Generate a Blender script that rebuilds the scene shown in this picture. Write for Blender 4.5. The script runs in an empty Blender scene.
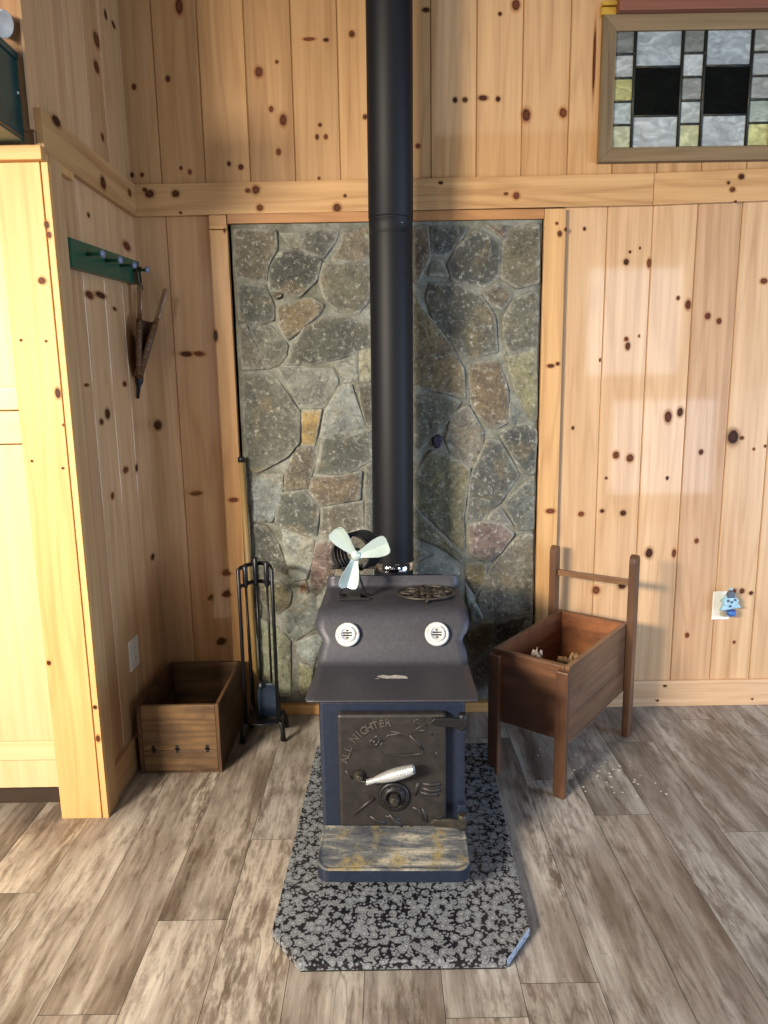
import bpy, bmesh, math, random
from mathutils import Vector, Matrix, noise
random.seed(7)
R = math.radians
C = bpy.context.scene.collection
KU = [(-0.954,2.627,0.02,0.025),(-0.819,2.654,0.02,0.025),(-0.758,2.909,0.035,0.077),(-0.462,2.673,0.039,0.046),(-0.39,2.708,0.015,0.014),(-0.42,2.539,0.019,0.026),(-0.374,2.498,0.035,0.055),(-0.397,2.381,0.023,0.03),(-0.262,2.787,0.062,0.014),(-0.196,2.783,0.024,0.014),(-0.242,2.434,0.016,0.022),(-0.207,2.434,0.019,0.022),(-0.229,2.478,0.016,0.014),(-0.095,2.802,0.027,0.028),(-0.79,2.327,0.012,0.015),(-0.755,2.312,0.016,0.022),(-0.597,2.34,0.016,0.019),(-0.55,2.327,0.024,0.023),(-0.987,2.304,0.016,0.022),(-0.947,2.304,0.016,0.019),(-0.239,2.281,0.012,0.011),(0.193,2.882,0.034,0.018),(0.159,2.395,0.024,0.022),(0.306,2.561,0.02,0.022),(0.345,2.561,0.024,0.021),(0.416,2.567,0.044,0.022),(0.475,2.562,0.02,0.022),(0.54,2.894,0.039,0.049),(0.587,2.502,0.043,0.059),(0.733,2.508,0.04,0.047),(-0.05,2.505,0.02,0.021),(0.479,2.864,0.016,0.014),(0.849,2.695,0.011,0.32)]
KL = [(0.726,2.05,0.02,0.027),(0.75,2.065,0.012,0.016),(0.713,2.089,0.012,0.012),(1.008,1.941,0.025,0.028),(1.022,1.98,0.012,0.011),(1.102,1.935,0.02,0.047),(0.833,2.072,0.012,0.015),(1.062,1.994,0.008,0.011),(1.03,1.605,0.025,0.04),(1.022,1.634,0.021,0.02),(1.075,1.645,0.008,0.012),(1.272,1.767,0.029,0.048),(1.229,1.795,0.016,0.02),(1.357,1.721,0.029,0.032),(1.405,1.7,0.025,0.029),(1.579,1.857,0.037,0.027),(1.215,1.308,0.038,0.063),(1.265,1.328,0.03,0.046),(1.498,1.218,0.06,0.077),(1.536,1.214,0.021,0.017),(1.591,1.165,0.013,0.013),(0.703,1.528,0.038,0.017),(0.732,1.536,0.017,0.016),(0.811,1.268,0.013,0.017),(1.0,1.149,0.034,0.039),(1.061,1.135,0.038,0.039),(1.365,1.156,0.022,0.026),(0.95,0.906,0.022,0.018),(1.042,0.895,0.031,0.027),(1.164,0.714,0.04,0.054),(1.274,0.712,0.022,0.045),(0.937,0.549,0.044,0.046),(1.052,0.566,0.04,0.032),(1.37,0.766,0.022,0.027),(1.355,0.332,0.023,0.028),(1.552,0.534,0.018,0.023),(1.587,0.534,0.027,0.028),(1.628,0.524,0.022,0.018),(1.226,1.046,0.013,0.018),(0.859,0.894,0.031,0.026),(0.718,0.914,0.053,0.026),(1.569,0.295,0.014,0.015),(1.639,1.177,0.013,0.013),(0.916,1.55,0.008,0.017),(0.962,1.05,0.013,0.013),(-0.952,1.308,0.029,0.047),(-0.813,1.601,0.05,0.02),(-0.759,1.601,0.05,0.021),(-0.808,1.014,0.06,0.017),(-0.683,1.672,0.021,0.057),(-0.645,0.985,0.052,0.022),(-0.694,0.659,0.053,0.023),(-0.699,0.562,0.049,0.023),(-0.738,0.344,0.045,0.028),(-0.775,0.546,0.018,0.019),(-0.623,2.082,0.012,0.02)]
KT = [(-0.915,2.226,0.044,0.034),(-0.933,2.242,0.019,0.015),(-0.811,2.225,0.036,0.03),(-0.796,2.153,0.012,0.008),(-0.491,2.235,0.036,0.038),(-0.523,2.232,0.024,0.019),(-0.478,2.167,0.032,0.03),(-0.169,2.162,0.04,0.038),(-0.136,2.207,0.012,0.012),(0.549,2.197,0.032,0.034),(0.508,2.205,0.02,0.012),(1.445,2.255,0.028,0.023),(1.413,2.207,0.028,0.023),(1.395,2.233,0.012,0.012),(0.248,2.25,0.02,0.011),(1.428,2.161,0.012,0.008)]
KX = [(-0.253,2.683,0.069,0.061),(-0.274,2.586,0.058,0.05),(-0.062,2.819,0.045,0.023),(-0.27,2.357,0.03,0.029),(-0.141,2.816,0.032,0.037),(-0.51,1.778,0.094,0.028),(-0.412,1.79,0.12,0.024),(-0.288,1.756,0.051,0.015),(-0.441,1.373,0.056,0.043),(-0.502,1.347,0.044,0.025),(-0.308,1.153,0.073,0.03),(-0.459,1.075,0.038,0.029),(-0.601,1.475,0.049,0.01),(-0.077,0.751,0.063,0.03),(-0.104,2.014,0.103,0.039),(-0.246,1.48,0.053,0.023),(-0.461,2.048,0.027,0.017),(-0.744,1.352,0.058,0.018),(-0.187,1.147,0.034,0.035)]
KXT = [(-0.364,2.176,0.056,0.053),(-0.093,2.213,0.045,0.031),(-0.707,2.26,0.07,0.036)]
KP = [(-1.018,1.784,0.027,0.023),(-1.003,1.45,0.018,0.037),(-0.988,1.942,0.015,0.025),(-0.984,1.914,0.015,0.02),(-1.119,0.57,0.013,0.017),(-0.994,1.352,0.009,0.009),(-0.98,0.411,0.013,0.014),(-0.98,0.298,0.014,0.029),(-1.105,1.241,0.006,0.006),(-1.01,1.217,0.006,0.006),(-1.1,1.611,0.006,0.006),(-1.024,1.607,0.006,0.006)]
STONES = [
('5b5444',((-0.585,2.084),(-0.42,2.081),(-0.42,2.008),(-0.458,1.954),(-0.466,1.891),(-0.533,1.887),(-0.58,1.899),(-0.588,1.964))),
('6f6f62',((-0.401,2.069),(-0.308,2.067),(-0.327,2.012),(-0.359,2.021))),
('4a4a42',((-0.303,2.072),(-0.168,2.072),(-0.181,2.037),(-0.232,1.975),(-0.322,2.007))),
('33352f',((-0.451,1.938),(-0.399,2.001),(-0.32,1.999),(-0.24,1.963),(-0.264,1.888),(-0.336,1.825),(-0.385,1.842),(-0.45,1.852))),
('6d6350',((-0.146,2.065),(-0.04,2.088),(-0.042,1.984),(-0.074,1.954),(-0.198,1.963),(-0.152,2.014))),
('5d5a4a',((-0.228,1.951),(-0.043,1.944),(-0.045,1.813),(-0.099,1.751),(-0.178,1.766),(-0.222,1.81),(-0.247,1.883))),
('43453d',((-0.581,1.873),(-0.474,1.867),(-0.443,1.79),(-0.445,1.732),(-0.511,1.721),(-0.58,1.734))),
('6a5d43',((-0.426,1.78),(-0.287,1.816),(-0.236,1.785),(-0.259,1.75),(-0.383,1.653),(-0.416,1.702))),
('45463c',((-0.311,1.7),(-0.23,1.728),(-0.149,1.739),(-0.099,1.717),(-0.043,1.708),(-0.045,1.626),(-0.163,1.58),(-0.286,1.553),(-0.397,1.55),(-0.364,1.625))),
('5a564b',((-0.582,1.71),(-0.554,1.709),(-0.526,1.625),(-0.489,1.54),(-0.581,1.537))),
('595a50',((-0.544,1.711),(-0.456,1.705),(-0.394,1.633),(-0.404,1.584),(-0.433,1.553),(-0.482,1.54),(-0.515,1.625))),
('53544a',((-0.577,1.515),(-0.47,1.516),(-0.431,1.475),(-0.352,1.351),(-0.359,1.23),(-0.413,1.169),(-0.54,1.103),(-0.576,1.119),(-0.581,1.326))),
('6f7068',((-0.433,1.535),(-0.21,1.531),(-0.186,1.476),(-0.245,1.376),(-0.343,1.373),(-0.391,1.464))),
('8a8a7e',((-0.194,1.549),(-0.108,1.56),(-0.102,1.49),(-0.151,1.477))),
('8d8a72',((-0.09,1.597),(-0.043,1.61),(-0.046,1.479),(-0.092,1.485))),
('8a7444',((-0.338,1.357),(-0.256,1.359),(-0.292,1.213),(-0.354,1.209))),
('7f837c',((-0.177,1.456),(-0.131,1.465),(-0.076,1.287),(-0.172,1.253),(-0.267,1.244),(-0.239,1.356))),
('4d483d',((-0.107,1.46),(-0.044,1.464),(-0.047,1.292),(-0.068,1.287))),
('45473f',((-0.249,1.244),(-0.16,1.23),(-0.054,1.275),(-0.052,1.148),(-0.155,1.094),(-0.287,1.096))),
('564f43',((-0.368,1.205),(-0.298,1.215),(-0.295,1.139),(-0.326,1.036),(-0.429,1.027),(-0.406,1.12))),
('7f8888',((-0.573,1.087),(-0.432,1.087),(-0.441,1.0),(-0.484,0.89),(-0.57,0.891))),
('4b4e48',((-0.446,1.005),(-0.343,1.015),(-0.285,0.942),(-0.297,0.825),(-0.349,0.831),(-0.472,0.873))),
('5f5344',((-0.308,1.074),(-0.189,1.078),(-0.096,1.098),(-0.109,0.978),(-0.274,0.955),(-0.321,1.02))),
('565145',((-0.267,0.939),(-0.096,0.967),(-0.093,0.866),(-0.14,0.839),(-0.229,0.813),(-0.272,0.83))),
('5f6056',((-0.074,1.12),(-0.047,1.133),(-0.053,0.793),(-0.082,0.861))),
('4b4c44',((-0.567,0.872),(-0.504,0.86),(-0.467,0.777),(-0.43,0.674),(-0.436,0.649),(-0.578,0.711))),
('868b84',((-0.445,0.85),(-0.309,0.797),(-0.322,0.718),(-0.345,0.632),(-0.412,0.622),(-0.432,0.737))),
('65544e',((-0.298,0.783),(-0.218,0.804),(-0.196,0.716),(-0.239,0.636),(-0.29,0.562),(-0.333,0.598),(-0.318,0.701))),
('5d584b',((-0.179,0.817),(-0.087,0.855),(-0.053,0.781),(-0.056,0.645),(-0.222,0.648),(-0.185,0.727))),
('6e4f38',((-0.377,0.606),(-0.351,0.615),(-0.34,0.569),(-0.379,0.56))),
('757d78',((-0.402,0.506),(-0.317,0.555),(-0.3,0.522),(-0.308,0.407),(-0.4,0.349),(-0.463,0.395),(-0.473,0.449))),
('86908c',((-0.399,0.335),(-0.287,0.371),(-0.271,0.361),(-0.306,0.298),(-0.325,0.229),(-0.396,0.275))),
('5d5a46',((-0.56,0.628),(-0.468,0.617),(-0.417,0.568),(-0.43,0.512),(-0.483,0.469),(-0.548,0.526))),
('7c8069',((-0.563,0.45),(-0.488,0.405),(-0.433,0.336),(-0.436,0.082),(-0.557,0.091),(-0.563,0.338))),
('7d7c5e',((-0.391,0.237),(-0.328,0.214),(-0.359,0.081),(-0.397,0.082))),
('7f857b',((-0.299,0.543),(-0.279,0.55),(-0.201,0.613),(-0.204,0.52),(-0.294,0.498))),
('5f5a4e',((-0.3,0.484),(-0.204,0.503),(-0.208,0.356),(-0.259,0.368),(-0.295,0.404))),
('6a6a5a',((-0.579,0.636),(-0.566,0.619),(-0.557,0.503),(-0.575,0.35),(-0.585,0.456))),
('5f4f3c',((0.143,2.082),(0.195,2.088),(0.2,1.971),(0.175,1.914),(0.155,1.872),(0.142,1.877))),
('3f423c',((0.21,2.083),(0.355,2.082),(0.318,2.016),(0.269,1.977),(0.21,1.982))),
('393b34',((0.399,2.073),(0.491,2.018),(0.483,1.892),(0.423,1.853),(0.294,1.879),(0.281,1.941),(0.318,2.005))),
('6a6a5e',((0.212,1.94),(0.249,1.962),(0.279,1.892),(0.2,1.902))),
('5b4c41',((0.431,2.087),(0.514,2.083),(0.513,2.03))),
('5f5845',((0.522,2.078),(0.644,2.086),(0.645,1.864),(0.558,1.846),(0.496,1.89),(0.504,2.011))),
('5d5345',((0.424,1.825),(0.478,1.86),(0.545,1.815),(0.499,1.763),(0.441,1.794))),
('605d4d',((0.51,1.725),(0.549,1.792),(0.626,1.829),(0.647,1.802),(0.646,1.607),(0.532,1.579),(0.508,1.649))),
('46463c',((0.201,1.868),(0.309,1.858),(0.409,1.813),(0.463,1.737),(0.482,1.592),(0.37,1.569),(0.31,1.605),(0.229,1.692),(0.191,1.809))),
('6f6145',((0.139,1.834),(0.179,1.761),(0.279,1.621),(0.338,1.523),(0.349,1.404),(0.259,1.429),(0.138,1.454))),
('5e503c',((0.362,1.544),(0.49,1.552),(0.524,1.43),(0.53,1.303),(0.486,1.278),(0.444,1.287),(0.382,1.363))),
('7a7557',((0.517,1.565),(0.646,1.595),(0.653,1.311),(0.624,1.309),(0.555,1.449))),
('77786e',((0.536,1.379),(0.575,1.338),(0.557,1.295),(0.535,1.298))),
('58574a',((0.138,1.428),(0.259,1.412),(0.328,1.384),(0.269,1.304),(0.165,1.196),(0.136,1.187))),
('696459',((0.297,1.332),(0.361,1.37),(0.426,1.253),(0.413,1.124),(0.365,1.106),(0.297,1.152),(0.271,1.23))),
('4a4b46',((0.44,1.225),(0.494,1.219),(0.58,1.071),(0.501,0.959),(0.409,0.873),(0.359,0.889),(0.377,1.063))),
('40423d',((0.496,1.253),(0.563,1.278),(0.613,1.285),(0.652,1.255),(0.647,1.085),(0.613,1.077),(0.565,1.138))),
('635f47',((0.136,1.078),(0.207,1.178),(0.277,1.163),(0.369,1.099),(0.343,0.904),(0.35,0.741),(0.135,0.955))),
('5f5a45',((0.135,0.93),(0.348,0.716),(0.33,0.696),(0.233,0.779),(0.134,0.81))),
('6e6157',((0.133,0.761),(0.186,0.732),(0.133,0.699))),
('868880',((0.133,0.685),(0.222,0.718),(0.319,0.664),(0.325,0.633),(0.132,0.636))),
('575a54',((0.519,0.951),(0.603,1.027),(0.646,1.065),(0.648,0.84),(0.579,0.836))),
('655550',((0.363,0.851),(0.431,0.867),(0.507,0.86),(0.561,0.814),(0.507,0.738),(0.454,0.696),(0.377,0.727))),
('6b6862',((0.468,0.908),(0.501,0.931),(0.56,0.848),(0.452,0.879))),
('6a5c3a',((0.357,0.682),(0.447,0.682),(0.436,0.602),(0.4,0.547),(0.363,0.626))),
('6b6659',((0.585,0.807),(0.643,0.817),(0.65,0.459),(0.446,0.425),(0.408,0.522),(0.468,0.659),(0.512,0.713))),
('6f7470',((0.352,0.598),(0.391,0.531),(0.376,0.475),(0.364,0.511))),
('5a5d5a',((0.378,0.51),(0.403,0.496),(0.435,0.43),(0.384,0.423))),
('594c30',((0.343,0.358),(0.435,0.413),(0.48,0.413),(0.468,0.297),(0.393,0.236))),
('3f3a2c',((0.493,0.407),(0.648,0.445),(0.651,0.406),(0.605,0.36),(0.517,0.32),(0.486,0.332))),
('4d4838',((0.399,0.214),(0.47,0.273),(0.495,0.128),(0.403,0.093))),
('55503f',((0.494,0.404),(0.64,0.416),(0.642,0.332),(0.523,0.23))),
('4f4a3c',((0.51,0.202),(0.642,0.308),(0.651,0.094),(0.511,0.087))),
('5c5848',((-0.162,0.298),(-0.027,0.343),(0.014,0.105),(-0.158,0.099))),
]

# ------------------------------------------------------------------ colour / node helpers
def lin(h):
    h = h.lstrip('#')
    o = []
    for i in (0, 2, 4):
        c = int(h[i:i+2], 16) / 255
        o.append(c / 12.92 if c <= .04045 else ((c + .055) / 1.055) ** 2.4)
    return tuple(o)
def rgba(h): return lin(h) + (1,)

class NT:
    def __init__(s, name):
        s.m = bpy.data.materials.new(name); s.m.use_nodes = True
        s.t = s.m.node_tree; s.n = s.t.nodes; s.bsdf = s.n['Principled BSDF']; s.out = s.n['Material Output']
    def add(s, typ, ins=None, **props):
        n = s.n.new(typ)
        for k, v in props.items(): setattr(n, k, v)
        for k, v in (ins or {}).items(): s.set(n.inputs[k], v)
        return n
    def set(s, sock, v):
        if isinstance(v, bpy.types.NodeSocket): s.t.links.new(v, sock)
        else: sock.default_value = v
    def uv(s, name='UVMap'): return s.add('ShaderNodeUVMap', uv_map=name).outputs[0]
    def obj(s): return s.add('ShaderNodeTexCoord').outputs['Object']
    def map(s, vec, scale=(1,1,1), loc=(0,0,0)):
        return s.add('ShaderNodeMapping', {'Vector': vec, 'Scale': scale, 'Location': loc}).outputs[0]
    def noise(s, vec, scale, detail=3, rough=.5, dist=0):
        return s.add('ShaderNodeTexNoise', {'Vector': vec, 'Scale': scale, 'Detail': detail, 'Roughness': rough, 'Distortion': dist}).outputs[0]
    def ramp(s, fac, stops, interp='LINEAR'):
        n = s.add('ShaderNodeValToRGB', {'Fac': fac}); r = n.color_ramp; r.interpolation = interp
        while len(r.elements) < len(stops): r.elements.new(.5)
        for e, (p, c) in zip(r.elements, stops):
            e.position = p; e.color = c if not isinstance(c, (int, float)) else (c, c, c, 1)
        return n.outputs[0]
    def math(s, op, a, b=0.0, c=0.0):
        n = s.add('ShaderNodeMath', operation=op)
        s.set(n.inputs[0], a); s.set(n.inputs[1], b)
        if op in ('MULTIPLY_ADD',): s.set(n.inputs[2], c)
        return n.outputs[0]
    def mix(s, fac, a, b, mode='MIX'):
        n = s.add('ShaderNodeMix', data_type='RGBA', blend_type=mode)
        s.set(n.inputs[0], fac); s.set(n.inputs[6], a); s.set(n.inputs[7], b)
        return n.outputs[2]
    def bump(s, h, strength=.3, dist=.01):
        return s.add('ShaderNodeBump', {'Height': h, 'Strength': strength, 'Distance': dist}).outputs[0]
    def tint(s): return s.add('ShaderNodeVertexColor', layer_name='tint').outputs[0]
    def p(s, **k):
        nm = dict(color='Base Color', rough='Roughness', metal='Metallic', normal='Normal', coat='Coat Weight', coat_rough='Coat Roughness',
                  emis='Emission Color', emis_s='Emission Strength', spec='Specular IOR Level', alpha='Alpha')
        for a, v in k.items(): s.set(s.bsdf.inputs[nm[a]], v)
        return s.m

def wood(name, light, dark, rough=.42, coat=.0, coat_rough=.12, ring=.55, blotch=.35, grime=None, spec=.5, bump=.12):
    t = NT(name); uv = t.uv()
    broad = t.noise(t.map(uv, (7, .55, 1)), 1.0, 2, .45)                 # wide soft figure, contoured into rings
    w = t.math('SINE', t.math('MULTIPLY', broad, 52.0))
    ringv = t.math('POWER', t.math('MULTIPLY_ADD', w, .5, .5), 3.0)
    fine = t.noise(t.map(uv, (150, 4, 1)), 1.0, 3, .6)
    blot = t.noise(t.map(uv, (5, .9, 1), (3.1, 7.7, 0)), 1.0, 3, .5)
    streak = t.noise(t.map(uv, (30, .5, 1), (1.7, 2.2, 0)), 1.0, 2, .5)
    f = t.math('MULTIPLY', ringv, ring * .45)
    f = t.math('ADD', f, t.math('MULTIPLY', t.math('SUBTRACT', fine, .42), .55))
    f = t.math('ADD', f, t.math('MULTIPLY', t.math('SUBTRACT', blot, .5), blotch * 1.5))
    f = t.math('ADD', f, t.math('MULTIPLY', t.math('SUBTRACT', streak, .5), .95))
    f = t.math('ADD', f, .22)
    col = t.ramp(f, [(0, rgba(light)), (1, rgba(dark))])
    col = t.mix(1.0, col, t.tint(), 'MULTIPLY')
    if grime:
        g = t.ramp(t.noise(t.map(uv, (9, 4, 1), (5, 5, 0)), 1.0, 5, .65), [(.42, 0), (.68, 1)])
        col = t.mix(t.math('MULTIPLY', g, .75), col, rgba(grime))
    return t.p(color=col, rough=rough, coat=coat, coat_rough=coat_rough, spec=spec, normal=t.bump(fine, bump, .002))

M = {}
M['pine'] = wood('knotty_pine', 'd9b389', 'a37447', rough=.5, coat=.9, coat_rough=.06, ring=.4)
M['pine_trim'] = wood('pine_trim', 'd3a976', '9a6b3c', rough=.55, coat=.12, coat_rough=.2, ring=.55)
M['pine_raw'] = wood('pale_pine_post', 'd9b07a', 'b58148', rough=.6, coat=.0, ring=.5)
M['header'] = wood('reddish_pine', 'b98553', '8a5a33', rough=.5)
M['maple'] = wood('maple_cabinet', 'd8c094', 'c2a06e', rough=.55, coat=.0, ring=.25, blotch=.2)
M['weathered'] = wood('weathered_frame_wood', '8d7656', '55432f', rough=.75, ring=.5)
M['redboard'] = wood('red_brown_board', '8a5846', '6a3d30', rough=.6)
M['crate'] = wood('old_crate_wood', '7a5f3f', '38271a', rough=.6, ring=.7, blotch=.7, grime='2e1d12')
M['oldbox'] = wood('varnished_box_wood', '70513a', '35241a', rough=.45, coat=.25, coat_rough=.25, ring=.6, blotch=.5, grime='4c3020')
M['oldbox_in'] = wood('box_inner_wood', '865334', '48261a', rough=.6, ring=.5, blotch=.7, grime='4a2415')
M['bellows_wood'] = wood('bellows_wood', '8a6238', '4b2f18', rough=.45, coat=.3)
M['pole'] = wood('worn_pole_wood', 'a98a58', '6b5330', rough=.5)

def plain(name, col, rough=.5, metal=0.0, spec=.5, coat=0.0, var=.12, scale=30, bump=0.0, col2=None, emis=None, emis_s=0):
    t = NT(name); v = t.noise(t.obj(), scale, 4, .6)
    c = lin(col); d = lin(col2) if col2 else tuple(x * (1 - 2.2 * var) for x in c)
    cc = t.ramp(v, [(.3, d + (1,)), (.7, c + (1,))])
    k = dict(color=cc, rough=rough, metal=metal, spec=spec, coat=coat)
    if bump: k['normal'] = t.bump(v, bump, .004)
    if emis: k['emis'] = rgba(emis); k['emis_s'] = emis_s
    return t.p(**k)
M['stove_body'] = plain('blue_black_stove_paint', '262f42', .40, .15, col2='1d2536', scale=60, bump=.06)
M['stove_top'] = plain('brown_black_plate_steel', '42424a', .5, .2, col2='36363d', scale=90, bump=.08)
M['stove_door'] = plain('rusty_black_cast_iron', '383432', .5, .3, col2='272424', scale=45, bump=.15)
M['cast'] = plain('black_cast_iron', '262628', .45, .4, scale=60, bump=.1)
M['rim_iron'] = plain('worn_iron', '4c463e', .5, .4, col2='2a2724', scale=70)
M['letter_iron'] = plain('worn_letter_iron', '5c554f', .5, .3, col2='403a37', scale=60)
M['black_iron'] = plain('black_painted_iron', '17191f', .4, .3, scale=50)
M['pan'] = plain('dark_blue_shovel_steel', '2c3a4e', .45, .5, col2='222d3e', scale=30)
M['pipe'] = plain('matte_black_stove_pipe', '0d1016', .55, .0, spec=.3, col2='0b0d13', scale=12)
M['chrome'] = plain('polished_chrome', 'dcdcdc', .08, 1.0, var=.02)
M['spring'] = plain('bright_spring_steel', 'eceeee', .32, .8, var=.02)
M['alu'] = plain('brushed_aluminium', 'b4c4c2', .4, .3, var=.03)
M['white_enamel'] = plain('white_enamel', 'c6c6c6', .35, coat=.2, var=.03)
M['slot'] = plain('black_slot', '0b0b0b', .6)
M['ashcol'] = plain('white_ash', 'b9b7b2', .9, scale=120, col2='8d8a86')
M['green'] = plain('green_painted_wood', '1f5a44', .45, coat=.2, scale=14, var=.12)
M['teal'] = plain('teal_painted_wood', '0f4a4a', .4, coat=.2, scale=12, var=.16)
M['peg'] = plain('grey_blue_peg_end', '8f9cc0', .35, .3)
M['leather'] = plain('brown_leather', '4a2a1a', .6, scale=60, var=.2)
M['leather_band'] = plain('worn_tan_leather', '74553a', .6, scale=120, col2='42291b')
M['brass'] = plain('brass_tacks', 'c9a960', .3, .9)
M['plastic_white'] = plain('white_plastic', 'e8e6df', .4, var=.02)
M['plastic_grey'] = plain('grey_plastic', '85868c', .4, var=.03)
M['toe'] = plain('dark_toe_kick', '3a2a1c', .7)
M['void'] = plain('black_gap', '0c0a08', .9)
M['blueglass'] = plain('pale_blue_plastic', 'b9d8e6', .25, coat=.4, var=.2, scale=80, col2='7fb0cc')
M['blue'] = plain('deep_blue_plastic', '3f6fc0', .3)
M['slate'] = plain('dark_roof_plastic', '5a6678', .4)
M['tanp'] = plain('tan_plastic', 'b7ac98', .5)
M['kraft'] = plain('kraft_paper', '8b6a47', .8, scale=40, bump=.3, col2='6d5236')
M['plasticfilm'] = plain('crinkled_clear_plastic', 'c9c0b6', .18, coat=.5, scale=70, col2='8d7a6c')
M['yellow'] = plain('yellow_board', 'caa03a', .5)
M['came'] = plain('dark_lead_came', '3b3d38', .45, .5)
M['chip'] = plain('pale_wood_chip', 'd8cfc0', .8)

def floor_mat():
    t = NT('weathered_vinyl_plank'); uv = t.uv()
    warp = t.add('ShaderNodeTexNoise', {'Vector': t.map(uv, (6, 1.2, 1)), 'Scale': 1.0, 'Detail': 3})
    w2 = t.add('ShaderNodeVectorMath', {0: t.map(uv, (1, 1, 1)), 1: warp.outputs[1]}, operation='ADD').outputs[0]
    w3 = t.add('ShaderNodeMix', {0: .045, 4: uv, 5: warp.outputs[1]}, data_type='VECTOR').outputs[1]
    big = t.noise(t.map(w3, (10, 1.3, 1)), 1.0, 6, .66)
    grain = t.noise(t.map(w3, (95, 5, 1)), 1.0, 4, .65)
    flake = t.noise(t.map(w3, (40, 9, 1), (4, 1, 0)), 1.0, 6, .72)
    saw = t.noise(t.map(uv, (4, 170, 1)), 1.0, 2, .5)
    col = t.ramp(big, [(.30, rgba('5c5047')), (.42, rgba('7f7266')), (.53, rgba('9f948a')), (.66, rgba('c2b9af'))])
    fl = t.ramp(flake, [(.46, 0), (.56, 1)])
    mask = t.ramp(t.noise(t.map(w3, (5, 1.3, 1), (9, 3, 0)), 1.0, 3, .5), [(.45, 0), (.6, 1)])
    col = t.mix(t.math('MULTIPLY', t.math('MULTIPLY', fl, mask), .55), col, rgba('d8d0c4'))
    fd = t.ramp(flake, [(.36, 1), (.45, 0)])
    col = t.mix(t.math('MULTIPLY', fd, .5), col, rgba('5a4d42'))
    g = t.ramp(grain, [(.3, .62), (.6, 1.06)])
    col = t.mix(.75, col, g, 'MULTIPLY')
    col = t.mix(.14, col, t.ramp(saw, [(.35, .72), (.6, 1.05)]), 'MULTIPLY')
    cr = t.ramp(t.math('ABSOLUTE', t.math('SUBTRACT', t.noise(t.map(w3, (14, 1.7, 1), (2, 8, 0)), 1.0, 3, .5), .5)), [(0, 1), (.02, 0)])
    crm = t.ramp(t.noise(t.map(uv, (5, 3, 1), (1, 4, 0)), 1.0, 2), [(.52, 0), (.62, 1)])
    col = t.mix(t.math('MULTIPLY', t.math('MULTIPLY', cr, crm), .6), col, rgba('4d4138'))
    col = t.mix(1.0, col, t.tint(), 'MULTIPLY')
    return t.p(color=col, rough=t.ramp(grain, [(.3, .5), (.7, .36)]), normal=t.bump(grain, .12, .002))
M['floor'] = floor_mat()

def stone_mat():
    t = NT('field_stone'); o = t.obj()
    n1 = t.noise(o, 13, 6, .68, .6); n2 = t.noise(o, 70, 6, .72); n3 = t.noise(t.map(o, (1, 1, 1), (3, 1, 7)), 6, 5, .62, 1.0)
    n4 = t.noise(t.map(o, (1, 1, 1), (8, 5, 2)), 44, 6, .70, .5)
    c = t.tint()
    c = t.mix(1.0, c, t.ramp(n1, [(.30, .42), (.5, .95), (.68, 1.5)]), 'MULTIPLY')
    c = t.mix(t.math('MULTIPLY', t.ramp(n3, [(.54, 0), (.66, 1)]), .40), c, rgba('7f6e4c'))
    c = t.mix(t.math('MULTIPLY', t.ramp(n4, [(.54, 0), (.64, 1)]), .42), c, rgba('9b9c90'))
    c = t.mix(t.math('MULTIPLY', t.ramp(t.math('ADD', t.math('MULTIPLY', n2, .7), t.math('MULTIPLY', n4, .3)), [(.555, 0), (.62, 1)]), .6), c, rgba('b4b5a9'))
    c = t.mix(t.math('MULTIPLY', t.ramp(n2, [(.36, 1), (.46, 0)]), .6), c, rgba('1f201c'))
    h = t.math('ADD', n1, t.math('ADD', t.math('MULTIPLY', n4, .6), t.math('MULTIPLY', n2, .4)))
    return t.p(color=c, rough=t.ramp(n1, [(.3, .45), (.7, .75)]), normal=t.bump(h, .6, .014))
M['stone'] = stone_mat()
t = NT('grey_mortar'); n = t.noise(t.obj(), 60, 5, .7); n_b = t.noise(t.obj(), 9, 4, .6)
cm = t.mix(t.ramp(n_b, [(.35, 0), (.65, 1)]), rgba('68685a'), rgba('92938a'))
M['mortar'] = t.p(color=t.mix(.4, cm, t.ramp(n, [(.38, .35), (.62, 1.15)]), 'MULTIPLY'), rough=.85, normal=t.bump(n, .8, .010))

t = NT('orbicular_granite'); o = t.obj()
wv = t.add('ShaderNodeTexNoise', {'Vector': o, 'Scale': 40.0, 'Detail': 3})
ow = t.add('ShaderNodeMix', {0: .010, 4: o, 5: wv.outputs[1]}, data_type='VECTOR').outputs[1]
v = t.add('ShaderNodeTexVoronoi', {'Vector': ow, 'Scale': 42.0, 'Randomness': .9}, feature='DISTANCE_TO_EDGE')
vc = t.add('ShaderNodeTexVoronoi', {'Vector': ow, 'Scale': 40.0, 'Randomness': .85}, feature='F1')
v2 = t.add('ShaderNodeTexVoronoi', {'Vector': ow, 'Scale': 100.0, 'Randomness': 1.0}, feature='DISTANCE_TO_EDGE')
nn = t.noise(o, 150, 4, .7); n_l = t.noise(o, 24, 3, .6)
d = t.math('ADD', vc.outputs['Distance'], t.math('MULTIPLY', t.math('SUBTRACT', nn, .5), .34))
v3 = t.add('ShaderNodeTexVoronoi', {'Vector': ow, 'Scale': 105.0, 'Randomness': 1.0}, feature='F1')
d3 = t.math('ADD', v3.outputs['Distance'], t.math('MULTIPLY', t.math('SUBTRACT', nn, .5), .5))
orb = t.ramp(d, [(.05, rgba('787c80')), (.20, rgba('9a9fa4')), (.30, rgba('606468')), (.40, rgba('8c9196')), (.5, rgba('777b80'))])
mo = t.ramp(d, [(.42, 1), (.53, 0)])
ms = t.ramp(d3, [(.36, 1), (.50, 0)])
gc = t.mix(ms, rgba('1c1c21'), rgba('7c8086'))
gc = t.mix(mo, gc, orb)
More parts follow.
